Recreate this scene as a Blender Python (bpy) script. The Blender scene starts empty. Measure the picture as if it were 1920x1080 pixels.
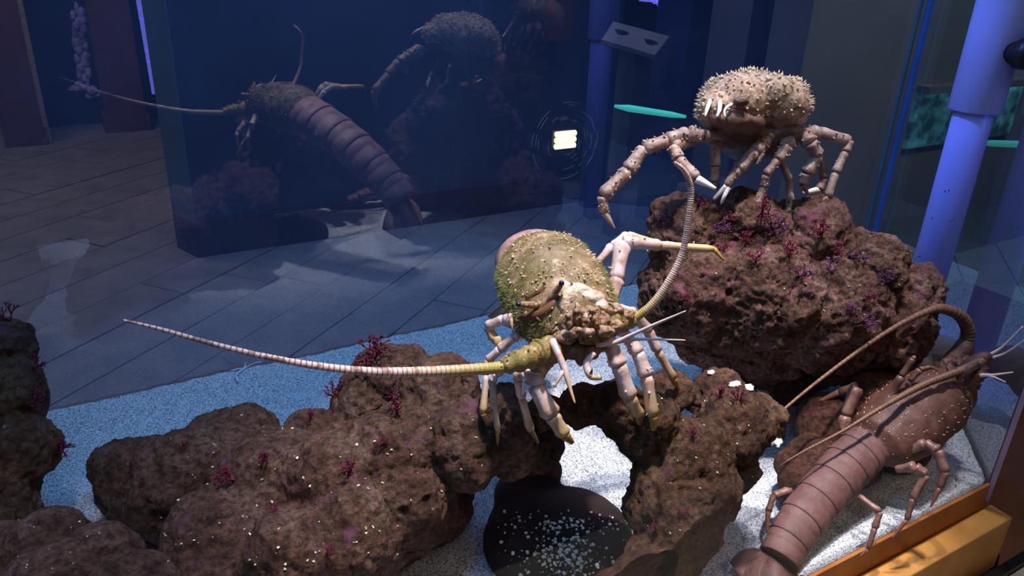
import bpy, bmesh, math, random
from mathutils import Vector, Matrix, noise, geometry
from mathutils.bvhtree import BVHTree
random.seed(7)
S = bpy.context.scene
C = S.collection
PI = math.pi

# ------------------------------------------------------------------ camera
F, H = 1438.0, 0.60
RX = Vector((0.863, -0.175, 0.473)).normalized()      # tank x axis in camera space (x right, y down, z forward)
RZ = Vector((0.038, -0.913, -0.406))
RZ = (RZ - RZ.dot(RX) * RX).normalized()
RY = RX.cross(-RZ); RY = RY if RY.z > 0 else -RY
RW = Matrix((RX, RY, RZ))                             # world = RW @ camera vector
EYE = Vector((0, 0, H))
cd = bpy.data.cameras.new('camera')
cd.lens = F / 1920 * 36.0; cd.sensor_width = 36.0; cd.clip_start = .02; cd.clip_end = 60
cam = bpy.data.objects.new('camera', cd); C.objects.link(cam)
m3 = Matrix((RW.col[0], -RW.col[1], -RW.col[2])).transposed()
cam.matrix_world = Matrix.Translation(EYE) @ m3.to_4x4()
S.camera = cam

# ------------------------------------------------------------------ world, exposure, lights
w = bpy.data.worlds.new('world'); S.world = w; w.use_nodes = True
w.node_tree.nodes['Background'].inputs[0].default_value = (.02, .04, .10, 1)
w.node_tree.nodes['Background'].inputs[1].default_value = .15
S.view_settings.view_transform = 'Standard'; S.view_settings.look = 'None'
S.view_settings.exposure = 0; S.view_settings.gamma = 1
try: S.view_settings.use_curve_mapping = False
except Exception: pass

def light(name, kind, loc, energy, col, target=None, size=.2, size_y=None, spot=None, blend=.5):
    l = bpy.data.lights.new(name, kind); l.energy = energy; l.color = col
    if kind == 'AREA':
        l.shape = 'RECTANGLE' if size_y else 'DISK'; l.size = size
        if size_y: l.size_y = size_y
    else:
        l.shadow_soft_size = size
    if kind == 'SPOT': l.spot_size = math.radians(spot); l.spot_blend = blend
    o = bpy.data.objects.new(name, l); C.objects.link(o); o.location = loc
    if target is not None:
        o.rotation_euler = (Vector(target) - Vector(loc)).to_track_quat('-Z', 'Y').to_euler()
    return o
light('tank_spot', 'SPOT', (.46, .52, 1.55), 125, (1, .89, .82), (.43, .48, 0), .03, spot=36, blend=.8)
light('tank_spot', 'SPOT', (.84, .54, 1.55), 70, (1, .88, .84), (.72, .62, 0), .03, spot=25, blend=.6)
light('tank_spot', 'SPOT', (.92, .46, 1.5), 26, (1, .93, .95), (.80, .42, 0), .03, spot=24, blend=.6)  # unseen spot added to brighten the lower right sand
light('left_rock_fill', 'SPOT', (.00, .44, 1.35), 20, (1, .82, .78), (-.02, .56, .1), .05, spot=29, blend=.7)  # added light that lifts the dark rocks at left
light('tank_blue_strip', 'AREA', (.35, .66, 1.25), 9, (.14, .50, 1.0), (.30, .74, 0), 1.7, .10)
light('pipe_blue_light', 'SPOT', (.55, .82, 1.12), 30, (.20, .26, 1.0), (1.14, .62, .30), .04, spot=24, blend=.5)
light('room_blue_fill', 'AREA', (1.5, 3.2, 2.1), 48, (.42, .55, 1.0), (1.3, 3.3, -.75), 2.5, 2.0)  # unseen blue fill added to brighten the room panels and floor
light('room_warm_light', 'AREA', (-.6, 4.6, 2.1), 26, (1, .72, .5), (-.4, 4.8, -.75), 1.5)
light('room_side_fill', 'SPOT', (3.0, .6, 2.2), 130, (.75, .95, .85), (3.4, 2.2, 0), .3, spot=70)  # unseen light added to brighten the room beyond the right pane
light('sill_fill', 'AREA', (1.1, -.35, 1.3), 3.0, (1, .72, .42), (.9, .3, -.1), .5)  # unseen warm light added for the wooden sill
light('front_room_light', 'AREA', (-.5, -.7, 1.7), 1.8, (.85, .75, 1), (.3, .6, .1), .8)

# ------------------------------------------------------------------ helpers
def P(x, y, Z):
    return RW @ (Vector(((x - 960) / F, (y - 540) / F, 1)) * Z) + EYE
def ray(x, y): return (P(x, y, 1) - EYE)
def G(x, y, z=0.0):
    r = ray(x, y); return EYE + r * ((z - H) / r.z)
def YP(x, y, yy):
    r = ray(x, y); return EYE + r * (yy / r.y)
def depth(p): return (RW.transposed() @ (p - EYE)).z

def empty(name, loc, label, cat, group=None):
    o = bpy.data.objects.new(name, None); C.objects.link(o); o.location = loc
    o.empty_display_size = .02
    tag(o, label, cat, group); return o
GROUPS = {'rock': 'rocks in the tank', 'lobster': 'spiny lobsters in the tank', 'post': 'wooden posts in the room', 'partition': 'blue-lit partitions in the room'}
def tag(o, label=None, cat=None, group=None, kind=None):
    group = group or GROUPS.get(cat)
    if label: o['label'] = label
    if cat: o['category'] = cat
    if group: o['group'] = group
    if kind: o['kind'] = kind
    return o
def wloc(o):
    v = Vector((0, 0, 0))
    while o: v += o.location; o = o.parent
    return v
def link(name, me, mat, parent=None, loc=None, smooth=True, label=None):
    """mesh is given in world coordinates; stored relative to the parent / own base"""
    o = bpy.data.objects.new(name, me); C.objects.link(o)
    base = wloc(parent) if parent else (Vector(loc) if loc else Vector((0, 0, 0)))
    me.transform(Matrix.Translation(-base))
    if parent: o.parent = parent
    elif loc: o.location = loc
    if mat: me.materials.append(mat)
    if smooth: me.polygons.foreach_set('use_smooth', [True] * len(me.polygons))
    if label: o['label'] = label
    return o
def bm_mesh(bm, name='m'):
    me = bpy.data.meshes.new(name); bm.to_mesh(me); bm.free(); return me
class MB:
    def __init__(s): s.v = []; s.f = []; s.a = []
    def add(s, v, f, a=None):
        n = len(s.v); s.v += [tuple(q) for q in v]; s.f += [tuple(i + n for i in g) for g in f]
        s.a += (list(a) if a else [0.0] * len(v))
    def box(s, c, d, rot=None):
        c = Vector(c); vs = []
        for x in (-.5, .5):
            for y in (-.5, .5):
                for z in (-.5, .5):
                    q = Vector((x * d[0], y * d[1], z * d[2]))
                    if rot: q = rot @ q
                    vs.append(c + q)
        s.add(vs, [(0, 1, 3, 2), (4, 6, 7, 5), (0, 4, 5, 1), (2, 3, 7, 6), (0, 2, 6, 4), (1, 5, 7, 3)])
    def cone(s, p, q, r, r2=0.0, n=6):
        p, q = Vector(p), Vector(q); d = (q - p).normalized()
        a = d.orthogonal().normalized(); b = d.cross(a)
        vs = [p + (a * math.cos(2 * PI * i / n) + b * math.sin(2 * PI * i / n)) * r for i in range(n)]
        if r2:
            vs += [q + (a * math.cos(2 * PI * i / n) + b * math.sin(2 * PI * i / n)) * r2 for i in range(n)]
            s.add(vs, [(i, (i + 1) % n, n + (i + 1) % n, n + i) for i in range(n)] + [tuple(range(n))[::-1], tuple(range(n, 2 * n))], [0] * n + [1] * n)
        else:
            s.add(vs + [q], [(i, (i + 1) % n, n) for i in range(n)] + [tuple(range(n))[::-1]], [0] * n + [1])
    def prism(s, poly, z0, z1):
        n = len(poly)
        s.add([(p[0], p[1], z0) for p in poly] + [(p[0], p[1], z1) for p in poly],
              [tuple(range(n))[::-1], tuple(range(n, 2 * n))] + [(i, (i + 1) % n, n + (i + 1) % n, n + i) for i in range(n)])
    def tube(s, pts, rad, n=8, along=None, flat=0.0):
        pts = [Vector(p) for p in pts]; k = len(pts); vs = []; al = []
        t0 = (pts[1] - pts[0]).normalized(); a = t0.orthogonal().normalized()
        for i, p in enumerate(pts):
            t = (pts[min(i + 1, k - 1)] - pts[max(i - 1, 0)])
            t = t.normalized() if t.length > 1e-9 else t0
            a = (a - a.dot(t) * t).normalized(); b = t.cross(a)
            for j in range(n):
                th = 2 * PI * j / n
                vs.append(p + (a * math.cos(th) + b * math.sin(th)) * (rad[i] * (1 + flat * math.cos(4 * th)))); al.append(along[i] if along else i / (k - 1))
        f = [(i * n + j, i * n + (j + 1) % n, (i + 1) * n + (j + 1) % n, (i + 1) * n + j) for i in range(k - 1) for j in range(n)]
        f += [tuple(range(n))[::-1], tuple(range((k - 1) * n, k * n))]
        s.add(vs, f, al)
    def mesh(s, name='m'):
        me = bpy.data.meshes.new(name); me.from_pydata(s.v, [], s.f); me.update()
        at = me.attributes.new('along', 'FLOAT', 'POINT'); at.data.foreach_set('value', [float(q) for q in s.a])
        return me
    def build(s, name, mat, parent=None, loc=None, smooth=True, label=None):
        return link(name, s.mesh(name), mat, parent, loc, smooth, label)
def spline(pts, sub):
    """catmull-rom through (Vector, r) control points"""
    out = []
    for i in range(len(pts) - 1):
        p0, p1, p2, p3 = pts[max(i - 1, 0)], pts[i], pts[i + 1], pts[min(i + 2, len(pts) - 1)]
        for k in range(sub):
            t = k / sub
            v = .5 * ((2 * p1[0]) + (p2[0] - p0[0]) * t + (2 * p0[0] - 5 * p1[0] + 4 * p2[0] - p3[0]) * t * t + (3 * p1[0] - p0[0] - 3 * p2[0] + p3[0]) * t ** 3)
            out.append((v, p1[1] + (p2[1] - p1[1]) * t))
    out.append(pts[-1]); return out
def pp(lst):
    """[(px, py, Z, half width in px)] -> [(world, radius m)]"""
    return [(P(x, y, Z), hw * Z / F) for x, y, Z, hw in lst]

# ------------------------------------------------------------------ materials
def newmat(name):
    m = bpy.data.materials.new(name); m.use_nodes = True
    nt = m.node_tree; b = nt.nodes['Principled BSDF']; return m, nt, b
def N(nt, t, **k):
    n = nt.nodes.new(t)
    for a, v in k.items(): setattr(n, a, v)
    return n
def noise_n(nt, scale, detail=4, rough=.6, obj=True, kind='ShaderNodeTexNoise', vec=None):
    n = N(nt, kind); n.inputs['Scale'].default_value = scale
    if kind == 'ShaderNodeTexNoise': n.inputs['Detail'].default_value = detail; n.inputs['Roughness'].default_value = rough
    if vec is None:
        vec = nt.nodes.get('TC') or N(nt, 'ShaderNodeTexCoord'); vec.name = 'TC'; vec = vec.outputs['Object']
    nt.links.new(vec, n.inputs['Vector']); return n
def ramp(nt, src, stops):
    r = N(nt, 'ShaderNodeValToRGB'); e = r.color_ramp.elements
    while len(e) < len(stops): e.new(.5)
    for i, (p, c) in enumerate(stops): e[i].position = p; e[i].color = (c[0], c[1], c[2], 1) if len(c) == 3 else c
    nt.links.new(src, r.inputs[0]); return r
def mixc(nt, fac, a, b):
    m = N(nt, 'ShaderNodeMix', data_type='RGBA')
    if isinstance(fac, float): m.inputs[0].default_value = fac
    else: nt.links.new(fac, m.inputs[0])
    for s, v in ((6, a), (7, b)):
        if isinstance(v, tuple): m.inputs[s].default_value = (*v, 1)
        else: nt.links.new(v, m.inputs[s])
    return m.outputs[2]
def bump(nt, b, src, strength=.5, dist=.002):
    n = N(nt, 'ShaderNodeBump'); n.inputs['Strength'].default_value = strength; n.inputs['Distance'].default_value = dist
    nt.links.new(src, n.inputs['Height']); nt.links.new(n.outputs[0], b.inputs['Normal'])
def simple(name, col, rough=.6, col2=None, scale=40, bmp=.2, spec=.3, bd=.001, metallic=0, detail=5):
    m, nt, b = newmat(name)
    n = noise_n(nt, scale, detail)
    r = ramp(nt, n.outputs[0], [(.35, col), (.68, col2 or tuple(c * .6 for c in col))])
    nt.links.new(r.outputs[0], b.inputs['Base Color']); b.inputs['Roughness'].default_value = rough
    b.inputs['Specular IOR Level'].default_value = spec; b.inputs['Metallic'].default_value = metallic
    if bmp: bump(nt, b, noise_n(nt, scale * 3, 4).outputs[0], bmp, bd)
    return m
def emit(name, col, st):
    m, nt, b = newmat(name); b.inputs['Base Color'].default_value = (*col, 1)
    b.inputs['Emission Color'].default_value = (*col, 1); b.inputs['Emission Strength'].default_value = st; return m
def rockmat(name, dark, mid, light_, purple=(.13, .035, .09), pur=.56, green=(.07, .075, .02)):
    m, nt, b = newmat(name)
    r1 = ramp(nt, noise_n(nt, 22, 9, .68).outputs[0], [(.30, dark), (.50, mid), (.72, light_)])
    fine = ramp(nt, noise_n(nt, 170, 4, .7).outputs[0], [(.36, (.22, .18, .17)), (.60, (1.25, 1.2, 1.2))])
    mu = N(nt, 'ShaderNodeMix', data_type='RGBA', blend_type='MULTIPLY'); mu.inputs[0].default_value = .85
    nt.links.new(r1.outputs[0], mu.inputs[6]); nt.links.new(fine.outputs[0], mu.inputs[7])
    pm = ramp(nt, noise_n(nt, 31, 6, .7).outputs[0], [(pur, (0, 0, 0)), (pur + .12, (1, 1, 1))])
    c = mixc(nt, pm.outputs[0], mu.outputs[2], purple)
    gm = ramp(nt, noise_n(nt, 13, 6, .7).outputs[0], [(.58, (0, 0, 0)), (.75, (.7, .7, .7))])
    c = mixc(nt, gm.outputs[0], c, green)
    wm = ramp(nt, noise_n(nt, 90, 3, .6).outputs[0], [(.70, (0, 0, 0)), (.76, (.6, .6, .6))])
    c = mixc(nt, wm.outputs[0], c, (.42, .34, .32))
    nt.links.new(c, b.inputs['Base Color']); b.inputs['Roughness'].default_value = .8
    b.inputs['Specular IOR Level'].default_value = .25
    ad = N(nt, 'ShaderNodeMath', operation='ADD')
    nt.links.new(noise_n(nt, 140, 6, .75).outputs[0], ad.inputs[0])
    nt.links.new(noise_n(nt, 90, kind='ShaderNodeTexVoronoi').outputs[0], ad.inputs[1])
    bump(nt, b, ad.outputs[0], 1.0, .007)
    return m
ROCK = rockmat('live_rock_brown', (.035, .016, .010), (.13, .065, .035), (.25, .16, .10), pur=.60)
ROCKP = rockmat('live_rock_mauve', (.045, .020, .014), (.15, .078, .050), (.27, .18, .14), (.19, .075, .11), pur=.58)
ROCKC_ = rockmat('live_rock_pinkish', (.05, .022, .016), (.16, .085, .058), (.36, .23, .20), (.24, .08, .12), pur=.55)
ROCKS = rockmat('smooth_brown_rock', (.045, .018, .012), (.09, .037, .024), (.14, .06, .04), (.10, .035, .03), pur=.62)
ROCKG = simple('grey_brown_stone', (.13, .11, .11), .8, (.08, .06, .06), 60, .6, bd=.002)

def sandmat():
    m, nt, b = newmat('white_coral_sand')
    v = noise_n(nt, 800, kind='ShaderNodeTexVoronoi'); v2 = noise_n(nt, 420, 3, .7)
    c1 = ramp(nt, v.outputs['Color'], [(.12, (.13, .15, .18)), (.38, (.52, .58, .64)), (.8, (.84, .90, .95))])
    c2 = ramp(nt, v2.outputs[0], [(.36, (.30, .30, .32)), (.52, (1, 1, 1))])
    mu = N(nt, 'ShaderNodeMix', data_type='RGBA', blend_type='MULTIPLY'); mu.inputs[0].default_value = .9
    nt.links.new(c1.outputs[0], mu.inputs[6]); nt.links.new(c2.outputs[0], mu.inputs[7])
    nt.links.new(mu.outputs[2], b.inputs['Base Color']); b.inputs['Roughness'].default_value = .85
    bump(nt, b, v2.outputs[0], .8, .002); return m
SAND = sandmat()

def panemat(name, refl, haze, hazecol, tint, rough=0.0):  # diffuse share puts the water haze into the pane
    m = bpy.data.materials.new(name); m.use_nodes = True; nt = m.node_tree; nt.nodes.clear()
    out = N(nt, 'ShaderNodeOutputMaterial'); tr = N(nt, 'ShaderNodeBsdfTransparent'); tr.inputs[0].default_value = (*tint, 1)
    gl = N(nt, 'ShaderNodeBsdfGlossy'); gl.inputs['Roughness'].default_value = rough; gl.inputs['Color'].default_value = (.85, .9, 1, 1)
    di = N(nt, 'ShaderNodeBsdfDiffuse'); di.inputs[0].default_value = (*hazecol, 1)
    a = N(nt, 'ShaderNodeMixShader'); b = N(nt, 'ShaderNodeMixShader')
    a.inputs[0].default_value = refl; nt.links.new(tr.outputs[0], a.inputs[1]); nt.links.new(gl.outputs[0], a.inputs[2])
    n = noise_n(nt, 3.5, 5, .6); r = ramp(nt, n.outputs[0], [(.3, (haze * .55,) * 3), (.75, (haze * 1.5,) * 3)])
    nt.links.new(r.outputs[0], b.inputs[0]); nt.links.new(a.outputs[0], b.inputs[1]); nt.links.new(di.outputs[0], b.inputs[2])
    nt.links.new(b.outputs[0], out.inputs[0]); return m
PANE_BACK = panemat('acrylic_back', .14, .10, (.22, .38, .85), (.74, .86, 1))
PANE_SIDE = panemat('acrylic_side', .42, .03, (.25, .45, .7), (.7, .9, 1))
PANE_FRONT = panemat('acrylic_front', .03, .006, (.7, .6, .7), (.97, .97, 1))

WOOD_O = simple('orange_varnished_wood', (.42, .16, .035), .45, (.24, .075, .018), 14, .3)
WOOD_Y = simple('yellow_pine_wood', (.60, .30, .08), .5, (.42, .19, .045), 18, .4)
WOOD_B = simple('brown_wood_board', (.20, .075, .03), .6, (.13, .045, .02), 9, .2)
WOOD_D = simple('dark_red_brown_wood', (.13, .05, .045), .6, (.08, .03, .03), 8, .2)
BLACK = simple('black_rubber', (.012, .010, .014), .4, (.02, .015, .02), 30, .1)
BEIGE = simple('beige_vinyl', (.62, .52, .36), .6, (.50, .42, .28), 10, .1)
NAVY = simple('navy_laminate', (.05, .075, .13), .4, (.04, .06, .105), 2, 0)
NAVYL = simple('pale_blue_laminate', (.10, .22, .32), .4, (.08, .18, .28), 3, 0)
PLINTH = simple('dark_plum_plinth', (.05, .025, .04), .6, (.035, .018, .03), 6, .1)
PLANK = simple('grey_brown_plank', (.23, .22, .22), .6, (.15, .145, .15), 5, .3, bd=.004)
DARKW = simple('dark_room_wall', (.03, .04, .06), .8, (.02, .03, .045), 2, 0)
COLG = simple('grey_brown_column', (.16, .13, .12), .7, (.12, .10, .10), 3, .1)
COLB = simple('blue_lit_panel', (.016, .028, .11), .5, (.011, .02, .08), 2, 0)  # blue lighting on column edges put into the colour
PVC = simple('lavender_pvc', (.42, .45, .85), .35, (.38, .41, .8), 12, 0, spec=.4)

# ------------------------------------------------------------------ room shell
def boxobj(name, x0, x1, y0, y1, z0, z1, mat, parent=None, loc=None, bev=0, label=None):
    b = MB(); b.box(((x0 + x1) / 2, (y0 + y1) / 2, (z0 + z1) / 2), (x1 - x0, y1 - y0, z1 - z0))
    o = b.build(name, mat, parent, loc, smooth=False, label=label)
    if bev:
        md = o.modifiers.new('bevel', 'BEVEL'); md.width = bev; md.segments = 2
    return o
FZ = -.75
def struct(o): o['kind'] = 'structure'; return o
flo = struct(boxobj('floor', -3.6, 7.6, -1.8, 8.0, FZ - .12, FZ - .012, WOOD_B, loc=(2, 3, FZ - .012)))
struct(boxobj('wall_back', -3.6, 7.6, 8.0, 8.1, FZ - .12, 2.4, DARKW, loc=(2, 8, FZ)))
struct(boxobj('wall_front', -3.6, 7.6, -1.9, -1.8, FZ - .12, 2.4, DARKW, loc=(2, -1.8, FZ)))
struct(boxobj('wall_left', -3.7, -3.6, -1.8, 8.0, FZ - .12, 2.4, DARKW, loc=(-3.6, 3, FZ)))
struct(boxobj('wall_right', 7.6, 7.7, -1.8, 8.0, FZ - .12, 2.4, DARKW, loc=(7.6, 3, FZ)))
struct(boxobj('ceiling', -3.6, 7.6, -1.8, 8.0, 2.4, 2.5, DARKW, loc=(2, 3, 2.4)))
# planks, laid at about 38 degrees across the room
pa = math.radians(38); du = Vector((math.cos(pa), math.sin(pa), 0)); dv = Vector((-du.y, du.x, 0))
pw = .235; org = Vector((1.5, 3.6, FZ - .006)); proto = []
for L in (1.5, 1.9, 2.3):
    b = MB(); rot = Matrix.Rotation(pa, 3, 'Z'); b.box((0, 0, 0), (L - .005, pw - .007, .012), rot)
    me = b.mesh('plank'); me.materials.append(PLANK); proto.append((L, me))
rp = random.Random(3)
for i in range(-16, 17):
    u = -6.2 + rp.random() * 1.5
    while u < 6.0:
        L, me = proto[rp.randrange(3)]
        c = org + dv * (i * pw) + du * (u + L / 2); u += L
        if -1.3 < c.x < 7.0 and (1.5 if c.x < 2.2 else .3) < c.y < 7.2:
            o = bpy.data.objects.new('plank', me); C.objects.link(o); o.parent = flo
            o.location = c - wloc(flo) + Vector((0, 0, rp.uniform(-.0015, .0015)))
struct(boxobj('baseboard_back', -3.6, 7.6, 7.97, 8.0, FZ, FZ + .12, PLINTH, loc=(2, 8, FZ)))

# ------------------------------------------------------------------ the aquarium
XL = -1.30; A = Vector((.950, .37, 0)); B = Vector((1.67, 1.07, 0))
tank = empty('aquarium_tank', (.2, .72, FZ), 'large clear acrylic aquarium with angled right side and orange wooden sill, holding lobsters and rocks', 'aquarium')
foot = [(XL, .37), (A.x, A.y), (B.x, B.y), (XL, B.y)]
def pane(a, b, mat, z0=-.03, z1=.95, t=.004, off=0):
    d = (b - a).normalized(); nrm = Vector((-d.y, d.x, 0)); m = MB()
    vs = [a, b]
    m.add([(p.x + nrm.x * off, p.y + nrm.y * off, z) for p in (a, b) for z in (z0, z1)], [(0, 2, 3, 1)])
    return m.build('glass_pane', mat, tank, smooth=False)
pane(Vector((XL, B.y, 0)), B, PANE_BACK); pane(A, B, PANE_SIDE)
pane(Vector((XL, A.y, 0)), A, PANE_FRONT); pane(Vector((XL, .37, 0)), Vector((XL, 1.07, 0)), PANE_FRONT)
SEAM = simple('blue_seam_glue', (.10, .22, .70), .2, (.08, .18, .55), 30, 0, spec=.6)
SEAM2 = simple('lilac_sheen_seam', (.28, .20, .45), .2, (.2, .14, .35), 30, 0, spec=.7)  # lilac sheen of the glass edge put into the colour
b = MB(); b.box((1.655, 1.056, .46), (.017, .012, .98), Matrix.Rotation(PI / 4, 3, 'Z')); b.build('corner_seam', SEAM, tank, smooth=False)
b = MB(); b.box((1.632, 1.062, .46), (.006, .006, .98)); b.build('corner_seam', NAVYL, tank, smooth=False)
b = MB(); b.box((.952, .366, .46), (.010, .006, .98), Matrix.Rotation(PI / 8, 3, 'Z')); b.build('corner_seam', SEAM2, tank, smooth=False)
b = MB(); b.prism([(XL - .02, .36), (A.x + .006, .36), (B.x + .02, 1.08), (XL - .02, 1.08)], FZ, -.07)
b.build('tank_base', NAVY, tank, smooth=False)
b = MB(); b.prism([(XL, .372), (A.x - .002, .372), (B.x - .005, 1.068), (XL, 1.068)], -.07, -.03)
b.build('tank_bottom', BLACK, tank, smooth=False)
boxobj('water_trim', XL, 1.65, 1.072, 1.08, .94, .97, PVC, tank)
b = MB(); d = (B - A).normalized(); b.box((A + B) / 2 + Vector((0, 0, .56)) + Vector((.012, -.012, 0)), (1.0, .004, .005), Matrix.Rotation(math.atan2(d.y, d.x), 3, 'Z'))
b.build('water_trim', emit('waterline_glow', (.25, .75, .8), .35), tank, smooth=False)  # bright line of the water surface put in as a glowing strip
# sill: inner frame board, raised rail and its face
boxobj('inner_sill', XL, A.x - .001, .3655, .3695, -.045, -.004, WOOD_O, tank, label='orange inner sill board')
boxobj('sill_rail', XL, .966, .336, .365, -.125, -.042, WOOD_Y, tank, bev=.002, label='yellow pine sill rail')
# viewing ledge outside
led = empty('viewing_ledge', (.9, .2, FZ), 'brown wooden ledge with black strip outside the glass, lower right corner', 'ledge')
b = MB(); b.prism([(.97, .334), (1.9, .334), (1.9, .95), (1.62, .95), (.995, .345)], -.16, -.125); b.build('board', WOOD_B, led, smooth=False)
boxobj('front_board', .2, 1.9, .25, .28, FZ, -.17, WOOD_B, led)
boxobj('edge_strip', .2, 1.9, .318, .330, -.17, -.116, BLACK, led)
boxobj('vinyl_top', .2, 1.9, .10, .317, -.17, -.125, BEIGE, led)

# sand bed
NX, NY = 620, 190
vs = []; x0 = XL + .01
for j in range(NY + 1):
    y = .374 + (1.066 - .374) * j / NY; xr = A.x + (y - .37) * (B.x - A.x) / (B.y - A.y) - .006
    for i in range(NX + 1):
        x = x0 + (xr - x0) * i / NX
        z = .005 * noise.noise(Vector((x * 7, y * 7, 0))) + .002 * noise.noise(Vector((x * 60, y * 60, 3))) + random.uniform(-.0007, .0007)
        vs.append((x, y, z))
fs = [(j * (NX + 1) + i, j * (NX + 1) + i + 1, (j + 1) * (NX + 1) + i + 1, (j + 1) * (NX + 1) + i) for j in range(NY) for i in range(NX)]
n0 = len(vs)
rim = [0, NX, (NY + 1) * (NX + 1) - 1, NY * (NX + 1)]
m = MB(); m.add(vs, fs)
bt = [(vs[i][0], vs[i][1], -.028) for i in rim]
m.v += bt; m.a += [0] * 4; m.f += [(n0, n0 + 3, n0 + 2, n0 + 1)]
m.f += [tuple(list(range(0, NX + 1))[::-1] + [n0, n0 + 1]), tuple([(j) * (NX + 1) + NX for j in range(NY + 1)][::-1] + [n0 + 1, n0 + 2])]
sand = m.build('sand_bed', SAND, loc=(.2, .72, -.028)); tag(sand, 'bed of white coral sand covering the bottom of the aquarium', 'sand', kind='stuff')

# ------------------------------------------------------------------ rocks
ROCKBVH = []
def fbm(p, o=4):
    a = 1; s = 0
    for _ in range(o): s += a * noise.noise(p); p = p * 2.03 + Vector((3.1, 7.7, 1.3)); a *= .55
    return s
def rock(name, blobs, mat, label, voxel=.0028, a1=.011, a2=.008, seed=0, cuts=(), group=None, zmin=.0015, squash=.95, pits=.006, it=None):
    bm = bmesh.new()
    for bl in blobs:
        if len(bl) == 4:
            x, y, Z, r = bl; c = P(x, y, Z); r = r * Z / F; sc = (r, r, r * squash)
        else: c = Vector(bl[:3]); sc = bl[3:6]
        bmesh.ops.create_icosphere(bm, subdivisions=3, radius=1, matrix=Matrix.Translation(c) @ Matrix.Diagonal((*sc, 1)))
    me = bm_mesh(bm, name); ob = bpy.data.objects.new('tmp', me); C.objects.link(ob)
    md = ob.modifiers.new('r', 'REMESH'); md.mode = 'VOXEL'; md.voxel_size = voxel
    sm = ob.modifiers.new('s', 'SMOOTH'); sm.factor = .6; sm.iterations = it or int(.03 / voxel)
    dg = bpy.context.evaluated_depsgraph_get(); e = ob.evaluated_get(dg)
    me2 = bpy.data.meshes.new_from_object(e); bpy.data.objects.remove(ob)
    sd = Vector((seed * 1.7, seed * 2.3, seed))
    co = []
    for v in me2.vertices:
        p = v.co; n = v.normal
        f = a1 * fbm(p * 15 + sd, 3)
        q = p * 62 + sd
        f += a2 * (.45 * noise.noise(q) + .5 * (.5 - abs(noise.noise(q * 1.9))) + .38 * (.5 - abs(noise.noise(q * 4.1))))
        d = noise.voronoi(p * 50 + sd)[0][0]
        if d < .28: f -= pits * (1 - d / .28)
        z = p + n * f
        z.y = min(max(z.y, .382), 1.06)
        k = A.x - .012 + (z.y - .37) * 1.0286
        if z.x > k: z.x = k
        if z.z < zmin - .012: z.z = zmin - .012 
        co += [z.x, z.y, z.z]
    me2.vertices.foreach_set('co', co); me2.update()
    lo = min(co[2::3]); cx = sum(co[0::3]) / len(co) * 3; cy = sum(co[1::3]) / len(co) * 3
    cx = sum(co[0::3]) / (len(co) / 3); cy = sum(co[1::3]) / (len(co) / 3)
    ROCKBVH.append(BVHTree.FromPolygons([v.co.copy() for v in me2.vertices], [tuple(p.vertices) for p in me2.polygons]))
    o = link(name, me2, mat, loc=(cx, cy, max(lo, 0)))
    tag(o, label, 'rock', group); o['bvh'] = len(ROCKBVH) - 1
    return o
RC = 'pieces of live rock in the tank'
rockA = rock('live_rock', [(285, 905, .84, 90), (360, 910, .82, 105), (430, 850, .86, 95), (520, 920, .80, 125), (640, 920, .78, 125), (760, 860, .79, 110), (430, 1020, .74, 115),
     (560, 1060, .71, 120), (660, 1000, .73, 100), (760, 930, .76, 90), (870, 830, .77, 85), (745, 710, .88, 72), (690, 770, .87, 70), (820, 750, .84, 75),
     (950, 790, .77, 70), (955, 835, .80, 62), (1000, 835, .82, 52), (600, 840, .84, 75), (400, 1080, .69, 60), (225, 870, .87, 50)] +
     [(.14, .62, .05, .12, .10, .06), (.24, .64, .06, .10, .08, .08)],
     ROCKP, 'broad mauve-brown rock spread across the lower left, pitted, left lobster feelers above', seed=1)
rockB = rock('live_rock', [(1020, 775, .76, 38), (1090, 765, .76, 42), (1160, 770, .75, 55), (1220, 800, .75, 70), (1290, 860, .76, 85), (1370, 800, .80, 75), (1420, 790, .83, 52), (1340, 740, .84, 55), (1260, 735, .80, 45),
     (1250, 950, .74, 75), (1280, 1000, .73, 85), (1310, 920, .75, 80), (1240, 900, .74, 55), (1250, 1060, .72, 75), (1380, 880, .80, 45)],
     ROCK, 'brown arch-shaped rock with bright sand showing through its hole, below centre', seed=2, a1=.009)
rockC = rock('live_rock', [(1290, 450, .98, 75), (1265, 405, 1.0, 38), (1400, 430, .99, 80), (1520, 450, 1.0, 85), (1620, 500, 1.0, 75), (1700, 560, 1.02, 62), (1310, 540, .98, 100), (1420, 560, .98, 120),
     (1540, 580, 1.0, 120), (1650, 610, 1.02, 90), (1330, 620, 1.02, 75), (1450, 640, 1.06, 80), (1570, 650, 1.06, 75), (1660, 650, 1.08, 60)] + [(.88, .68, .06, .12, .09, .09)],
     ROCKC_, 'tall dark reddish-brown rock that the spiny crab stands on', seed=3, a1=.012, a2=.014, voxel=.0028, pits=.008)
rockD = rock('live_rock', [(95, 1045, .62, 85), (185, 1080, .60, 85), (30, 1070, .62, 90), (255, 1130, .58, 85), (110, 1130, .58, 110)], ROCKP, 'rounded mauve rock in the bottom left corner, nearest to the glass', seed=4, voxel=.0026, a1=.007, a2=.004, squash=1)
rockE = rock('live_rock', [(5, 650, .84, 62), (10, 740, .82, 76), (28, 850, .80, 76), (-60, 760, .82, 110), (0, 920, .80, 70)] + [(-.17, .80, .06, .09, .07, .07)], ROCK, 'upright brown rock cut off by the left edge', seed=5, a1=.008)
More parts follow.
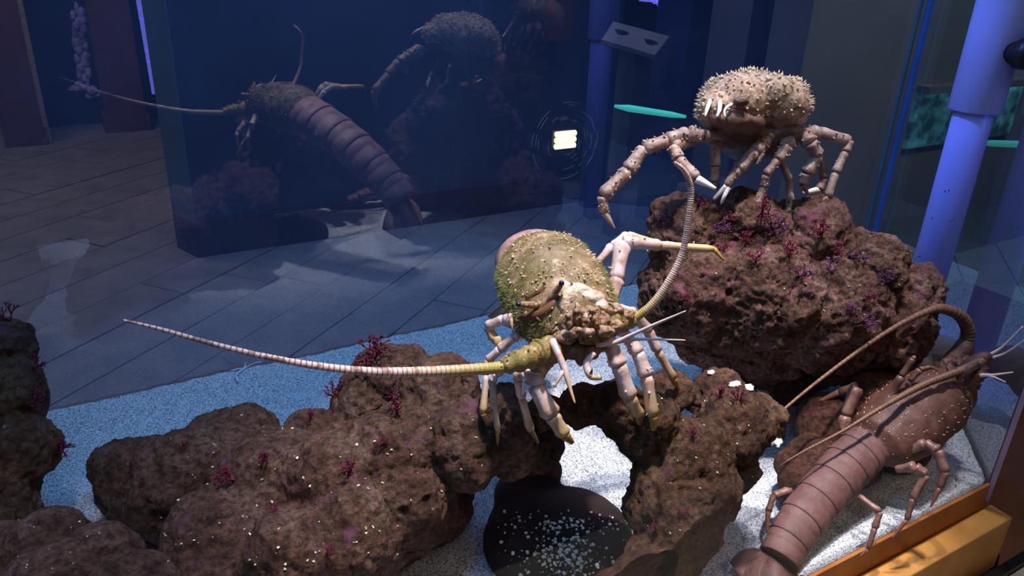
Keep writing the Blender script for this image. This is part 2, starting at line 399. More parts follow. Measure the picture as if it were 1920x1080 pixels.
rockF = rock('live_rock', [(1200, 1090, .68, 60), (1260, 1100, .68, 55), (1150, 1110, .67, 45)], ROCKS, 'small smooth pinkish-brown rock at the bottom edge, below the arch', seed=6, voxel=.0026, a1=.003, a2=.001, pits=0)
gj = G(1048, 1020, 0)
rockJ = rock('live_rock', [(gj.x, gj.y, .004, .088, .080, .040), (985, 925, .89, 62), (1010, 880, .90, 48), (1120, 985, .86, 55), (965, 985, .865, 55)], simple('shadow_black_rock', (.028, .016, .016), .9, (.018, .010, .012), 40, .4),  # near-black colour holds the shadow under the arch
     'smooth low stone with the arch shadow put into its near-black colour, dusted with sand grains', seed=12, voxel=.003, a1=.002, a2=.001, pits=0, squash=.55, it=60)
rockH = rock('live_rock', [(1765, 665, 1.10, 40), (1730, 690, 1.10, 30)], ROCKG, 'small smooth grey stone between the tall rock and the red-brown lobster', seed=7, voxel=.0026, a1=.003, a2=.0005, pits=0)
rockI = rock('live_rock', [(1560, 800, .97, 70), (1640, 760, 1.0, 70), (1520, 870, .93, 55), (1700, 740, 1.02, 55), (1590, 860, .95, 60), (1500, 905, .90, 42), (1480, 870, .92, 30), (1680, 830, 1.0, 60)], ROCKS,
     'low smooth red-brown rock that the lower right lobster lies on', seed=8, voxel=.0026, a1=.004, a2=.0015, pits=.001)
def hit(x, y, which=None, zmax=9):
    best = None; r = ray(x, y).normalized()
    for i, t in enumerate(ROCKBVH):
        if which is not None and i not in which: continue
        h = t.ray_cast(EYE, r)
        if h[0] is not None and (best is None or h[3] < best[3]): best = h
    return best

# tufts of red algae and shell-bit glints on the rocks
REDALG = simple('crimson_algae', (.20, .02, .05), .6, (.11, .012, .04), 90, .1)
MAGALG = simple('purple_algae', (.17, .05, .12), .6, (.10, .03, .08), 90, .1)
def tuft(mb, p, n, size, rng, depth_=3):
    def br(q, d, L, r, k):
        e = q + d * L; mb.cone(q, e, r, r * .7, 4)
        if k:
            for _ in range(rng.choice((2, 2, 3))):
                dd = (d + Vector((rng.uniform(-1, 1), rng.uniform(-1, 1), rng.uniform(-.5, .9))) * .75).normalized()
                br(e, dd, L * rng.uniform(.6, .9), r * .75, k - 1)
    for _ in range(5):
        d = (n + Vector((rng.uniform(-1, 1), rng.uniform(-1, 1), rng.uniform(-.3, 1))) * .8).normalized()
        br(p, d, size * .36, size * .055, depth_)
rt = random.Random(11)
def tufts(rockobj, lst, mat):
    for x, y, s in lst:
        h = hit(x, y, [rockobj['bvh']])
        if not h: continue
        mb = MB(); tuft(mb, h[0] - h[1] * .002, h[1], s * depth(h[0]) / F, rt)
        mb.build('red_algae', mat, rockobj, label='tuft of crimson algae')
tufts(rockA, [(632, 742, 34), (700, 672, 50), (690, 700, 42), (745, 765, 44), (865, 705, 26), (880, 695, 22), (500, 860, 34), (655, 890, 36), (440, 900, 40), (580, 790, 26), (720, 830, 24), (340, 840, 20), (520, 960, 22), (610, 1040, 26)], REDALG)
tufts(rockC, [(1430, 400, 40), (1540, 440, 36), (1400, 455, 34), (1310, 385, 30), (1480, 480, 36), (1420, 490, 30), (1350, 470, 26), (1560, 470, 26), (1290, 560, 24), (1620, 560, 26), (1370, 410, 24)], REDALG)
tufts(rockC, [(1500, 520, 34), (1560, 510, 30), (1340, 430, 34), (1600, 480, 30), (1450, 440, 40), (1660, 530, 30), (1620, 600, 34), (1590, 590, 30), (1260, 410, 30)], MAGALG)
tufts(rockB, [(1385, 750, 30), (1350, 745, 26), (1300, 820, 24), (1230, 990, 20), (1280, 960, 22)], REDALG)
tufts(rockE, [(20, 600, 40), (40, 590, 30), (110, 838, 36), (55, 760, 40), (60, 690, 30)], REDALG)
SHELL = simple('pale_shell_glints', (.80, .72, .55), .3, (.65, .55, .35), 200, 0, spec=.8)  # pale shell bits also stand for glints on the rocks
def bits(rockobj, box, n, smin, smax, seed):
    r = random.Random(seed); mb = MB()
    for _ in range(n):
        x, y = r.uniform(box[0], box[2]), r.uniform(box[1], box[3]); h = hit(x, y, [rockobj['bvh']])
        if not h or h[1].z < .15: continue
        s = r.uniform(smin, smax) * depth(h[0]) / F
        mb.box(h[0] + h[1] * s * .25, (s, s * r.uniform(.4, .9), s * .4), Matrix.Rotation(r.uniform(0, PI), 3, Vector((r.random(), r.random(), 1)).normalized()))
    if mb.v: o = mb.build('shell_glints', SHELL, rockobj, smooth=False); o['kind'] = 'stuff'
bits(rockA, (300, 760, 920, 1070), 110, 2, 6, 5)
bits(rockC, (1230, 400, 1740, 600), 60, 1.5, 4, 6)
bits(rockB, (1200, 740, 1450, 1060), 50, 1.5, 4, 7)
bits(rockD, (30, 960, 330, 1070), 16, 2, 4, 8)
# sand grains dusted over the shadow-dark stone
GRAIN = simple('pale_sand_grains', (.95, .84, .50), .5, (.85, .82, .8), 200, 0)
r = random.Random(21); mb = MB()
for k in range(420):
    x, y = (r.gauss(1062, 34), r.gauss(1045, 20)) if k < 250 else ((r.uniform(930, 1180), r.uniform(960, 1078)) if k < 330 else (r.gauss(1060, 45), r.gauss(985, 12)))
    h = hit(x, y, [rockJ['bvh']])
    if not h: continue
    s_ = (1.2 + 5.5 * r.random() ** 2) * .8 / F
    mb.box(h[0] + h[1] * s_ * .2, (s_, s_ * .8, s_ * .5), Matrix.Rotation(r.uniform(0, PI), 3, 'Z'))
o = mb.build('sand_grains', GRAIN, rockJ, smooth=False); o['kind'] = 'stuff'
CORAL = simple('white_coral_rubble', (.85, .85, .85), .6, (.7, .7, .72), 90, .3)
for k, (x, y, s) in enumerate([(1378, 722, 16), (1405, 728, 14), (1430, 735, 20), (1335, 700, 12), (1453, 828, 22)]):
    h = hit(x, y); p = h[0] if h else G(x, y)
    bm = bmesh.new(); bmesh.ops.create_icosphere(bm, subdivisions=3, radius=1)
    for v in bm.verts: v.co *= (1 + .4 * noise.noise(v.co * 2 + Vector((k, 0, 0)))); v.co.x *= 1.5; v.co.z *= .5
    bm.transform(Matrix.Translation(p + Vector((0, 0, .001))) @ Matrix.Rotation(k, 4, 'Z') @ Matrix.Diagonal((s / 2 * .9 / F,) * 3 + (1,)))
    o = link('coral_chip', bm_mesh(bm), CORAL, loc=p)
    tag(o, ['white coral chip on the arch rock, leftmost of the three by its top edge', 'white coral chip in the middle of the three on the arch rock top',
            'longest white coral chip at the right end of the arch rock top', 'bluish white coral chip behind the arch rock, beside the right feet of the spotlit lobster',
            'white coral chip at the right edge of the arch rock, above bright sand'][k], 'coral chip', 'white coral chips')

# shed white scraps lying on the sand
SCRAP = simple('white_scrap', (.75, .78, .85), .5, (.6, .65, .8), 50, 0)
def scrap(lines, label):
    mb = MB(); base = None
    for ln in lines:
        pts = [(G(x, y, .005), hw * 1.0 / F) for x, y, hw in ln]; base = base or pts[0][0]
        sp = spline(pts, 4); mb.tube([a for a, _ in sp], [q for _, q in sp], 6)
    o = mb.build('shed_scrap', SCRAP, loc=(base.x, base.y, .001)); tag(o, label, 'scrap', 'shed white scraps on the sand')
scrap([[(446, 715, 3), (443, 703, 2.5), (458, 690, 2), (460, 680, 1.5)], [(432, 695, 1), (445, 692, 2), (458, 690, 1.5), (475, 682, 1), (490, 678, 2)]], 'forked white scrap on blue sand under the long left feeler')

# ------------------------------------------------------------------ pipe
pb = P(1745, 500, 1.2)
pipe = empty('standpipe', (pb.x, pb.y, 0), 'vertical lavender blue plastic pipe with a wider sleeve on top, behind the tall rock', 'pipe')
mb = MB(); mb.tube([(pb.x, pb.y, -.002), (pb.x, pb.y, .60)], [.0265, .0265], 40)
PVCS, nt, bb = newmat('speckled_pvc')
sp = noise_n(nt, 110, 2, .5); rr = ramp(nt, sp.outputs[0], [(.27, (.06, .05, .12)), (.30, (.34, .36, .80))]); nt.links.new(rr.outputs[0], bb.inputs['Base Color']); bb.inputs['Roughness'].default_value = .35
mb.build('lower_tube', PVCS, pipe)
zt = P(1830, 208, 1.2)
rz_ = ray(1832, 208); tt = (Vector((pb.x, pb.y)).length / Vector((rz_.x, rz_.y)).length); zt = H + rz_.z * tt
mb = MB(); mb.tube([(pb.x, pb.y, zt), (pb.x, pb.y, zt + .0015), (pb.x, pb.y, 1.0)], [.0335, .035, .035], 40); mb.build('sleeve', PVC, pipe, label='wider upper sleeve')
fit = mb = MB(); fd = Vector((-.20, -.98, 0)); fc = Vector((pb.x, pb.y, zt + .085)); mb.tube([fc + fd * .045, fc + fd * .065], [.020, .020], 24); mb.tube([fc + fd * .03, fc + fd * .05], [.015, .015], 24)
mb.build('side_fitting', BLACK, pipe, label='black side fitting')

# ------------------------------------------------------------------ animals: materials
def shellmat(name, base, spotc, dark, scale=60, moss=None, spots=True, rough=.42):
    m, nt, b = newmat(name)
    r1 = ramp(nt, noise_n(nt, scale, 7, .65).outputs[0], [(.32, dark), (.52, base), (.74, spotc)])
    c = r1.outputs[0]
    if moss:
        g = ramp(nt, noise_n(nt, scale * .35, 5, .7).outputs[0], [(.42, (0, 0, 0)), (.6, (1, 1, 1))]); c = mixc(nt, g.outputs[0], c, moss)
    if spots:
        v = noise_n(nt, 130, kind='ShaderNodeTexVoronoi'); s = ramp(nt, v.outputs[0], [(.10, (1, 1, 1)), (.22, (0, 0, 0))]); c = mixc(nt, s.outputs[0], c, spotc)
    nt.links.new(c, b.inputs['Base Color']); b.inputs['Roughness'].default_value = rough; b.inputs['Specular IOR Level'].default_value = .5
    bump(nt, b, noise_n(nt, scale * 4, 5, .7).outputs[0], .7, .0015); return m
OLIVE = shellmat('olive_brown_shell', (.34, .215, .10), (.66, .48, .33), (.12, .06, .025), moss=(.19, .135, .045), scale=75)
FACE = shellmat('cream_gold_shell', (.38, .22, .11), (.74, .56, .46), (.13, .05, .02), 130)
CREAM = shellmat('cream_glare_face', (.70, .54, .38), (.92, .82, .74), (.34, .18, .08), 70)  # white glare on the face put into the cream colour
GOLD = shellmat('mossy_gold_shell', (.40, .26, .09), (.70, .52, .28), (.13, .07, .02), 150, moss=(.26, .20, .04))
PINK = shellmat('pink_abdomen_shell', (.50, .27, .24), (.68, .45, .42), (.30, .12, .11), 40, spots=False)
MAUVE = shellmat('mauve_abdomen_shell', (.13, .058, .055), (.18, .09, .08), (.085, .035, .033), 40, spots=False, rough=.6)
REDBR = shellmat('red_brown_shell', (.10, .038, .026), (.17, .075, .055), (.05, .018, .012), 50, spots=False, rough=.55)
MOSS = simple('green_algae_fuzz', (.20, .19, .05), .8, (.13, .13, .04), 60, 0)
EYE_M = simple('glossy_blue_black_eye', (.01, .012, .04), .12, (.01, .012, .05), 30, 0, spec=.8)
def legmat(name, base, dark, tipc):
    m, nt, b = newmat(name)
    r1 = ramp(nt, noise_n(nt, 75, 6, .6).outputs[0], [(.36, dark), (.6, base)])
    a = N(nt, 'ShaderNodeAttribute', attribute_name='along')
    g = ramp(nt, a.outputs['Fac'], [(.45, (0, 0, 0)), (.85, (1, 1, 1))])
    c = mixc(nt, g.outputs[0], r1.outputs[0], tipc)
    nt.links.new(c, b.inputs['Base Color']); b.inputs['Roughness'].default_value = .38
    bump(nt, b, noise_n(nt, 260, 4).outputs[0], .4, .0008); return m
LEG = legmat('lavender_cream_leg', (.80, .64, .64), (.50, .30, .22), (.62, .42, .20))
LEGT = simple('amber_claw_tip', (.50, .32, .08), .35, (.28, .15, .05), 90, .2)
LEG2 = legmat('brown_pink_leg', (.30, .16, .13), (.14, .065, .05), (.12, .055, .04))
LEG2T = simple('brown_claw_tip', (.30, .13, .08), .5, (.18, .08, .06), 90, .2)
CRABM = shellmat('tan_crab_shell', (.46, .31, .21), (.80, .66, .54), (.16, .07, .035), 150)
CRABU = shellmat('shaded_crab_underside', (.14, .07, .05), (.22, .12, .09), (.06, .03, .02), 70, spots=False)  # dark brown, with the shading under the shell put in
CRABL = shellmat('tan_crab_leg', (.34, .23, .19), (.55, .44, .40), (.17, .09, .07), 80)
WHITE = simple('white_claw_tip', (.88, .85, .82), .3, (.75, .70, .68), 60, 0, spec=.5)
SPINE = simple('cream_spine', (.72, .60, .42), .4, (.55, .38, .2), 80, 0)
def bandmat(name, a_, b_, n, moss=None):
    m, nt, b = newmat(name)
    at = N(nt, 'ShaderNodeAttribute', attribute_name='along'); mu = N(nt, 'ShaderNodeMath', operation='MULTIPLY'); mu.inputs[1].default_value = n
    fr = N(nt, 'ShaderNodeMath', operation='FRACT'); nt.links.new(at.outputs['Fac'], mu.inputs[0]); nt.links.new(mu.outputs[0], fr.inputs[0])
    r1 = ramp(nt, fr.outputs[0], [(.0, b_), (.22, a_), (.78, a_), (.97, b_)]); c = r1.outputs[0]
    dk = ramp(nt, noise_n(nt, 55, 2).outputs[0], [(.56, (0, 0, 0)), (.60, (.7, .7, .7))]); c = mixc(nt, dk.outputs[0], c, b_)
    if moss:
        g = ramp(nt, at.outputs['Fac'], [(.05, (.9, .9, .9)), (.34, (0, 0, 0))]); c = mixc(nt, g.outputs[0], c, moss)
    nt.links.new(c, b.inputs['Base Color']); b.inputs['Roughness'].default_value = .5; return m
ANT = bandmat('banded_pink_feeler', (.82, .60, .54), (.22, .10, .07), 70, moss=(.42, .33, .05))
ANT2 = bandmat('brown_feeler', (.17, .085, .05), (.09, .04, .025), 70)
ANTW = simple('cream_feeler', (.80, .62, .58), .4, (.7, .5, .46), 60, 0)

# ------------------------------------------------------------------ animals: builders
def leg(parent, name, pts, mat, tipmat=None, tip_from=-2, spines=0, n=10, label=None, rng=random.Random(2), scale_r=1.0, joint=1.16):
    """pts [(px,py,Z,halfwidth)], straight segments that bulge at each joint; last segment is the claw tip (sub-part)"""
    q = pp(pts); k = len(q); tot = sum((q[i + 1][0] - q[i][0]).length for i in range(k - 1)); s = 0
    mb = MB(); tip = MB()
    for i in range(k - 1):
        (a, ra), (b, rb) = q[i], q[i + 1]; L = (b - a).length; last = i == k - 2 and tipmat
        st = 7; ps, rs, al = [], [], []
        bend = (b - a).orthogonal().normalized() * 0
        for j in range(st + 1):
            t = j / st; ps.append(a.lerp(b, t)); r_ = ra + (rb - ra) * t
            if last: r_ = ra * .85 + (rb - ra * .85) * t ** 1.3
            else: r_ *= (.82, .97, .90, .92, .96, 1.02, joint, .90)[j]
            rs.append(r_ * scale_r); al.append((s + L * t) / tot)
        (tip if last else mb).tube(ps, rs, n, al, flat=.09)
        if spines and not last:
            for _ in range(int(spines)):
                t = rng.uniform(.05, .95); c = a.lerp(b, t); d = (b - a).normalized(); o_ = d.orthogonal().normalized()
                o_ = Matrix.Rotation(rng.uniform(0, 2 * PI), 3, d) @ o_; rr_ = (ra + (rb - ra) * t) * .85
                mb.cone(c + o_ * rr_, c + o_ * (rr_ + ra * .5) + d * ra * .15, ra * .20, 0, 5)
        s += L
    o = mb.build(name, mat, parent, label=label)
    if tip.v: tip.build('claw_tip', tipmat, o)
    return o
def feeler(parent, name, pts, mat, rings=0, n=8, sub=10, label=None):
    sp = spline(pp(pts), sub)
    if rings:   # resample evenly, ridge every other ring
        L = [0]
        for i in range(1, len(sp)): L.append(L[-1] + (sp[i][0] - sp[i - 1][0]).length)
        out = []; tot = L[-1]; m_ = rings * 3; i = 0
        for k in range(m_ + 1):
            d = tot * k / m_
            while i < len(L) - 2 and L[i + 1] < d: i += 1
            t = (d - L[i]) / max(L[i + 1] - L[i], 1e-9)
            r_ = sp[i][1] + (sp[i + 1][1] - sp[i][1]) * t
            out.append((sp[i][0].lerp(sp[i + 1][0], t), r_ * (1.0 if k % 3 else .86)))
        sp = out
    mb = MB(); mb.tube([a for a, _ in sp], [b for _, b in sp], n, [i / (len(sp) - 1) for i in range(len(sp))])
    return mb.build(name, mat, parent, label=label)
def carapace_mesh(Rp, Fp, T, sections, rough=.0015, seed=0, nu=56, nv=64, groove=None):
    """sections [(t, halfwidth, up, down)] along rear->front axis; returns mesh (world) and frame"""
    h = (Fp - Rp).normalized(); T = (T - T.dot(h) * h).normalized(); U = h.cross(T)
    if U.z < 0: U = -U
    L = (Fp - Rp).length; vs = []; n = nv
    def sec(t):
        for a, b in zip(sections, sections[1:]):
            if t <= b[0]:
                k = (t - a[0]) / (b[0] - a[0]); k = k * k * (3 - 2 * k); return [a[i] + (b[i] - a[i]) * k for i in (1, 2, 3)]
        return sections[-1][1:]
    for i in range(nu + 1):
        t = i / nu; w_, u_, d_ = sec(t)
        for j in range(n):
            th = 2 * PI * j / n; cx, sx = math.cos(th), math.sin(th)
            p = Rp + h * (L * t) + T * (w_ * cx) + U * ((u_ if sx > 0 else d_) * sx)
            nn = (T * cx + U * sx)
            f = rough * (noise.noise(p * 60 + Vector((seed, 0, 0))) + .8 * noise.noise(p * 160))
            if groove and abs(t - groove - .10 * cx * cx) < .03 and sx > 0: f -= rough * 2 * (1 - abs(t - groove - .10 * cx * cx) / .03)
            vs.append(p + nn * f)
    mb = MB()
    fcs = [(i * n + j, i * n + (j + 1) % n, (i + 1) * n + (j + 1) % n, (i + 1) * n + j) for i in range(nu) for j in range(n)]
    fcs += [tuple(range(n)), tuple(range(nu * n, (nu + 1) * n))[::-1]]
    mb.add(vs, fcs); return mb, h, T, U
def surf_spines(mb_src, n, Lr, rr, seed, lean, filt=None, mat_dir=None, tree=False):
    rng = random.Random(seed); out = MB(); vs = [Vector(v) for v in mb_src.v]; qs = [f for f in mb_src.f if len(f) == 4]
    cen = sum(vs, Vector()) / len(vs); k = 0; tries = 0
    while k < n and tries < n * 30:
        tries += 1
        f = rng.choice(qs); a, b, c = vs[f[0]], vs[f[1]], vs[f[2]]; nn = (b - a).cross(c - a)
        if nn.length < 1e-12: continue
        nn.normalize(); p = (a + c) / 2
        if nn.dot(p - cen) < 0: nn = -nn
        if filt and not filt(p, nn): continue
        L_ = rng.uniform(*Lr); out.cone(p - nn * .0005, p + (nn + lean).normalized() * L_, rng.uniform(*rr), 0, 6); k += 1
    return out
def fuzz(mb_src, n, L, seed, filt=None, wdt=.0004):
    rng = random.Random(seed); out = MB(); vs = [Vector(v) for v in mb_src.v]; qs = [f for f in mb_src.f if len(f) == 4]
    cen = sum(vs, Vector()) / len(vs); k = 0; tries = 0
    while k < n and tries < n * 20:
        tries += 1
        f = rng.choice(qs); a, b, c = vs[f[0]], vs[f[1]], vs[f[2]]; nn = (b - a).cross(c - a)
        if nn.length < 1e-12: continue
        nn.normalize(); p = a.lerp(c, rng.random())
        if nn.dot(p - cen) < 0: nn = -nn
        if filt and not filt(p, nn): continue
        d = (nn + Vector([rng.uniform(-.9, .9) for _ in range(3)])).normalized(); t = d.orthogonal().normalized() * wdt
        l = L * rng.uniform(.4, 1.2)
        out.add([p - t, p + t, p + d * l], [(0, 1, 2)]); k += 1
    return out
def segments(parent, pts, mat, nm='abdomen_segment', up=Vector((0, 0, 1)), over=1.25, flat=.8):
    """overlapping plates along a path [(px,py,Z,hw)]"""
    q = pp(pts); out = []
    for i in range(len(q) - 1):
        (a, ra), (b, rb) = q[i], q[i + 1]; d = (b - a); L = d.length; d.normalize()
        s = d.cross(up).normalized(); u = s.cross(d); mb = MB(); n = 32; vs = []
        prof = [(-.02, .80), (.0, .93), (.06, .99), (.46, 1.01), (.50, .985), (.54, 1.015), (.85, 1.035), (1.06, 1.05), (1.10, 1.02), (1.10, .85)]
        for t, k in prof:
            c = a + d * (L * t); r_ = (ra + (rb - ra) * t) * k
            for j in range(n):
                th = 2 * PI * j / n; cs, sn = math.cos(th), math.sin(th)
                vs.append(c + s * (r_ * cs) + u * (r_ * flat * sn * (1 if sn > 0 else .75)))
        m_ = len(prof)
        mb.add(vs, [(x * n + j, x * n + (j + 1) % n, (x + 1) * n + (j + 1) % n, (x + 1) * n + j) for x in range(m_ - 1) for j in range(n)] + [tuple(range(n))[::-1], tuple(range((m_ - 1) * n, m_ * n))])
        out.append(mb.build(nm, mat, parent))
    return out
def fan(parent, c, d, up, L, W, mat):
    d = d.normalized(); s = d.cross(up).normalized(); u = s.cross(d)
    for k, ang in enumerate((-50, -26, 0, 26, 50)):
        mb = MB(); dd = Matrix.Rotation(math.radians(ang), 3, u) @ d; ss = dd.cross(u); vs = []; st = 8
        for i in range(st + 1):
            t = i / st; w_ = W * (.35 + .75 * math.sin(PI * min(t * .62 + .08, 1))) * .5
            for sg, zz in ((-1, 0), (0, .0022), (1, 0), (0, -.0015)):
                vs.append(c + dd * (L * t) + ss * (w_ * sg) + u * zz - u * (.002 * abs(ang) / 26) - u * (L * .25 * t * t))
        mb.add(vs, [(i * 4 + j, i * 4 + (j + 1) % 4, (i + 1) * 4 + (j + 1) % 4, (i + 1) * 4 + j) for i in range(st) for j in range(4)] + [(3, 2, 1, 0), tuple(range(st * 4, st * 4 + 4))])
        mb.build('tail_fan', mat, parent)
def lump(parent, name, c, axes, mat, rough=.15, seed=0, sub=4, freq=2.5):
    """c world, axes = three vectors (semi axes)"""
    bm = bmesh.new(); bmesh.ops.create_icosphere(bm, subdivisions=sub, radius=1)
    M = Matrix(axes).transposed()
    for v in bm.verts:
        k = 1 + rough * (noise.noise(v.co * freq + Vector((seed, 0, 0))) + .5 * noise.noise(v.co * freq * 2.6))
        v.co = c + M @ (v.co * k)
    return link(name, bm_mesh(bm), mat, parent)

# ------------------------------------------------------------------ lobster 1 (spotlit, centre)
def footZ(x, y, dflt):
    h = hit(x, y)
    return min(max(depth(h[0]), dflt - .08), dflt + .10) if h else dflt
Rp, Fp = P(1010, 495, .835), P(1085, 632, .685)
T0 = P(1175, 600, .74) - P(975, 680, .665)
lob = empty('spiny_lobster', P(1060, 800, .76), 'spotlit spiny lobster facing the camera on the rocks, olive mossy shell and pale legs, centre', 'lobster')
sec1 = [(0, .034, .032, .028), (.06, .044, .042, .034), (.22, .052, .051, .040), (.5, .0535, .053, .042), (.75, .049, .046, .038), (.92, .040, .034, .030), (1, .028, .022, .022)]
cmb, h1, T1, U1 = carapace_mesh(Rp, Fp, T0, sec1, .0016, 1, groove=.5)
cbvh = BVHTree.FromPolygons([Vector(v) for v in cmb.v], cmb.f)
def chit(x, y, dflt=.72, tree=None):
    h = (tree or cbvh).ray_cast(EYE, ray(x, y).normalized()); return h if h[0] is not None else (P(x, y, dflt), Vector((0, -1, 0)), 0, 0)
car = link('carapace', cmb.mesh(), OLIVE, lob)
sp = surf_spines(cmb, 230, (.0025, .0055), (.0011, .0018), 4, h1 * .9, lambda p, n: n.dot(U1) > -.1)
sp.build('shell_spines', SPINE, car)['kind'] = 'stuff'
fz = fuzz(cmb, 3800, .0055, 5, lambda p, n: n.dot(U1) < .55 and n.dot(U1) > -.5)
fz.build('algae_fuzz', MOSS, car, smooth=False)['kind'] = 'stuff'
fz = fuzz(cmb, 1800, .003, 6, lambda p, n: n.dot(U1) >= .3 and noise.noise(p * 40) > .05)
fz.build('algae_fuzz', MOSS, car, smooth=False)['kind'] = 'stuff'
# abdomen: hidden behind the carapace, seen mirrored in the back pane
ab = [(1008, 498, .825, 77), (1006, 497, .865, 75), (1006, 501, .91, 71), (1004, 508, .955, 67), (1006, 522, 1.0, 61), (1006, 538, 1.04, 54), (1006, 556, 1.08, 46)]
segments(lob, ab, PINK, up=U1, flat=.86)
fan(lob, P(1006, 560, 1.085), P(1006, 600, 1.15) - P(1006, 560, 1.085), Vector((0, 0, 1)), .07, .05, PINK)
# pink rear collar
# head mass
hc = chit(1090, 590)[0]
def blobmesh(specs, kk, voxel, rough, fr=110, smooth=3):
    bm = bmesh.new()
    for x, y, Z, ax, ay, az in specs:
        M = Matrix((RW.col[0] * ax * kk, -RW.col[1] * ay * kk, RW.col[2] * az * kk)).transposed().to_4x4()
        M = Matrix(((RW[0][0] * ax * kk, RW[0][1] * ay * kk, RW[0][2] * az * kk, 0), (RW[1][0] * ax * kk, RW[1][1] * ay * kk, RW[1][2] * az * kk, 0), (RW[2][0] * ax * kk, RW[2][1] * ay * kk, RW[2][2] * az * kk, 0), (0, 0, 0, 1)))
        M.translation = P(x, y, Z)
        bmesh.ops.create_icosphere(bm, subdivisions=4, radius=1, matrix=M)
    bmesh.ops.recalc_face_normals(bm, faces=bm.faces)
    ob = bpy.data.objects.new('tmp', bm_mesh(bm)); C.objects.link(ob)
    md = ob.modifiers.new('r', 'REMESH'); md.mode = 'VOXEL'; md.voxel_size = voxel
    if smooth: sm = ob.modifiers.new('s', 'SMOOTH'); sm.factor = .5; sm.iterations = smooth
    me2 = bpy.data.meshes.new_from_object(ob.evaluated_get(bpy.context.evaluated_depsgraph_get())); bpy.data.objects.remove(ob)
    for v in me2.vertices:
        n_ = noise.noise(v.co * fr); v.co += v.normal * rough * (n_ + .7 * (.4 - abs(noise.noise(v.co * fr * 2.3))) + .5 * noise.noise(v.co * fr * 5))
    me2.update(); return me2
kk1 = .68 / F
hz = lambda x, y: depth(chit(x, y, .70)[0])
bm_ = blobmesh([(1078, 546, hz(1078, 546) + .005, 32, 16, 18), (1060, 534, hz(1060, 534) + .006, 20, 9, 16), (1058, 572, hz(1058, 572) + .004, 10, 28, 16), (1068, 556, hz(1068, 556) + .002, 16, 20, 14), (1108, 558, hz(1108, 558) + .005, 30, 14, 18), (1126, 576, hz(1122, 576) + .004, 16, 14, 16)], kk1, .0012, .0012, 150, 4)
link('brow', bm_, CREAM, lob, label='cream brow with its glare put into the colour')
hm = blobmesh([(1075, 602, .684, 34, 22, 28), (1112, 604, .682, 32, 24, 28), (1042, 612, .69, 26, 22, 28), (1060, 632, .675, 22, 12, 16), (1105, 635, .672, 20, 11, 16),
   (1082, 588, .663, 7, 20, 8), (1066, 600, .664, 6, 15, 8), (1102, 583, .664, 15, 7, 8), (1118, 596, .664, 7, 20, 8), (1098, 606, .660, 6, 18, 8), (1100, 622, .660, 14, 7, 8), (1080, 622, .660, 9, 10, 9),
   (1132, 620, .668, 18, 9, 14), (1148, 583, .692, 22, 13, 16), (1172, 590, .697, 18, 12, 14), (1045, 640, .688, 24, 11, 18), (1020, 602, .69, 8, 20, 12), (1152, 610, .683, 18, 10, 14)], kk1, .0011, .0026, 190, 2)
link('head', hm, FACE, lob)
hsrc = MB(); hsrc.v = [tuple(v.co) for v in hm.vertices]; hsrc.f = [tuple(p.vertices) for p in hm.polygons]
mm = blobmesh([(1080, 655, .685, 34, 16, 26), (1055, 660, .685, 16, 18, 16), (1105, 660, .68, 20, 14, 18), (1090, 672, .68, 12, 12, 12), (1125, 652, .678, 14, 9, 12)], kk1, .0015, .002, 120)
link('mouthparts', mm, simple('brown_mouthparts', (.26, .14, .08), .45, (.12, .05, .03), 90, .4), lob)
surf_spines(hsrc, 260, (.002, .0065), (.0006, .0013), 41, h1 * .8 + U1 * .3, lambda p, n: n.dot(RW @ Vector((0, 0, 1))) < 0).build('head_spines', SPINE, lob)['kind'] = 'stuff'
fuzz(hsrc, 500, .005, 43, lambda p, n: n.z > -.2 and (p - P(1030, 645, .68)).length < .03, .0005).build('algae_fuzz', MOSS, lob, smooth=False)['kind'] = 'stuff'
# rostral horns over the eyes, and eyes
for pts in ([(1012, 580, .690, 6), (1030, 562, .685, 7), (1044, 544, .680, 7), (1052, 533, .676, 5)], [(1012, 572, .69, 6), (998, 572, .685, 7), (984, 571, .682, 6), (976, 571, .680, 5)]):
    s_ = spline(pp(pts), 6); mb = MB(); mb.tube([a for a, _ in s_], [q for _, q in s_], 12); mb.build('eye_stalk', FACE, lob)
for x, y, Z in ((972, 571, .680), (1053, 531, .673)):
    c = P(x, y, Z); r_ = 5.5 * Z / F; lump(lob, 'eye', c, [Vector((r_, 0, 0)), Vector((0, r_, 0)), Vector((0, 0, r_))], EYE_M, 0, 0, 3)
for a, b, r_ in [((1022, 541, .70), (1020, 519, .69), 5), ((990, 562, .70), (979, 543, .69), 5), ((998, 590, .69), (1015, 602, .675), 4), ((1075, 540, .69), (1068, 520, .68), 4),
                 ((957, 590, .69), (963, 632, .67), 5), ((1122, 575, .68), (1140, 582, .67), 4), ((1140, 562, .69), (1158, 566, .68), 4), ((1108, 700, .66), (1112, 686, .65), 3)]:
    mb = MB(); mb.cone(P(*a), P(*b), r_ * .69 / F, 0, 8); mb.build('horn', FACE, lob)
for pts in ([(x, y, hz(x, y) + .0015, w_) for x, y, w_ in ((965, 592, 5), (985, 594, 8), (1008, 592, 10), (1030, 578, 10), (1048, 556, 7))], [(x, y, hz(x, y) + .001, w_) for x, y, w_ in ((995, 556, 4), (1010, 549, 5), (1022, 538, 4))]):
    s_ = spline(pp(pts), 6); mb = MB(); mb.tube([a for a, _ in s_], [q for _, q in s_], 12); mb.build('socket_shade', simple('dark_rust_shade', (.10, .035, .015), .5, (.20, .09, .04), 70, .3), lob)  # dark arcs paint the shade around the eye stalks
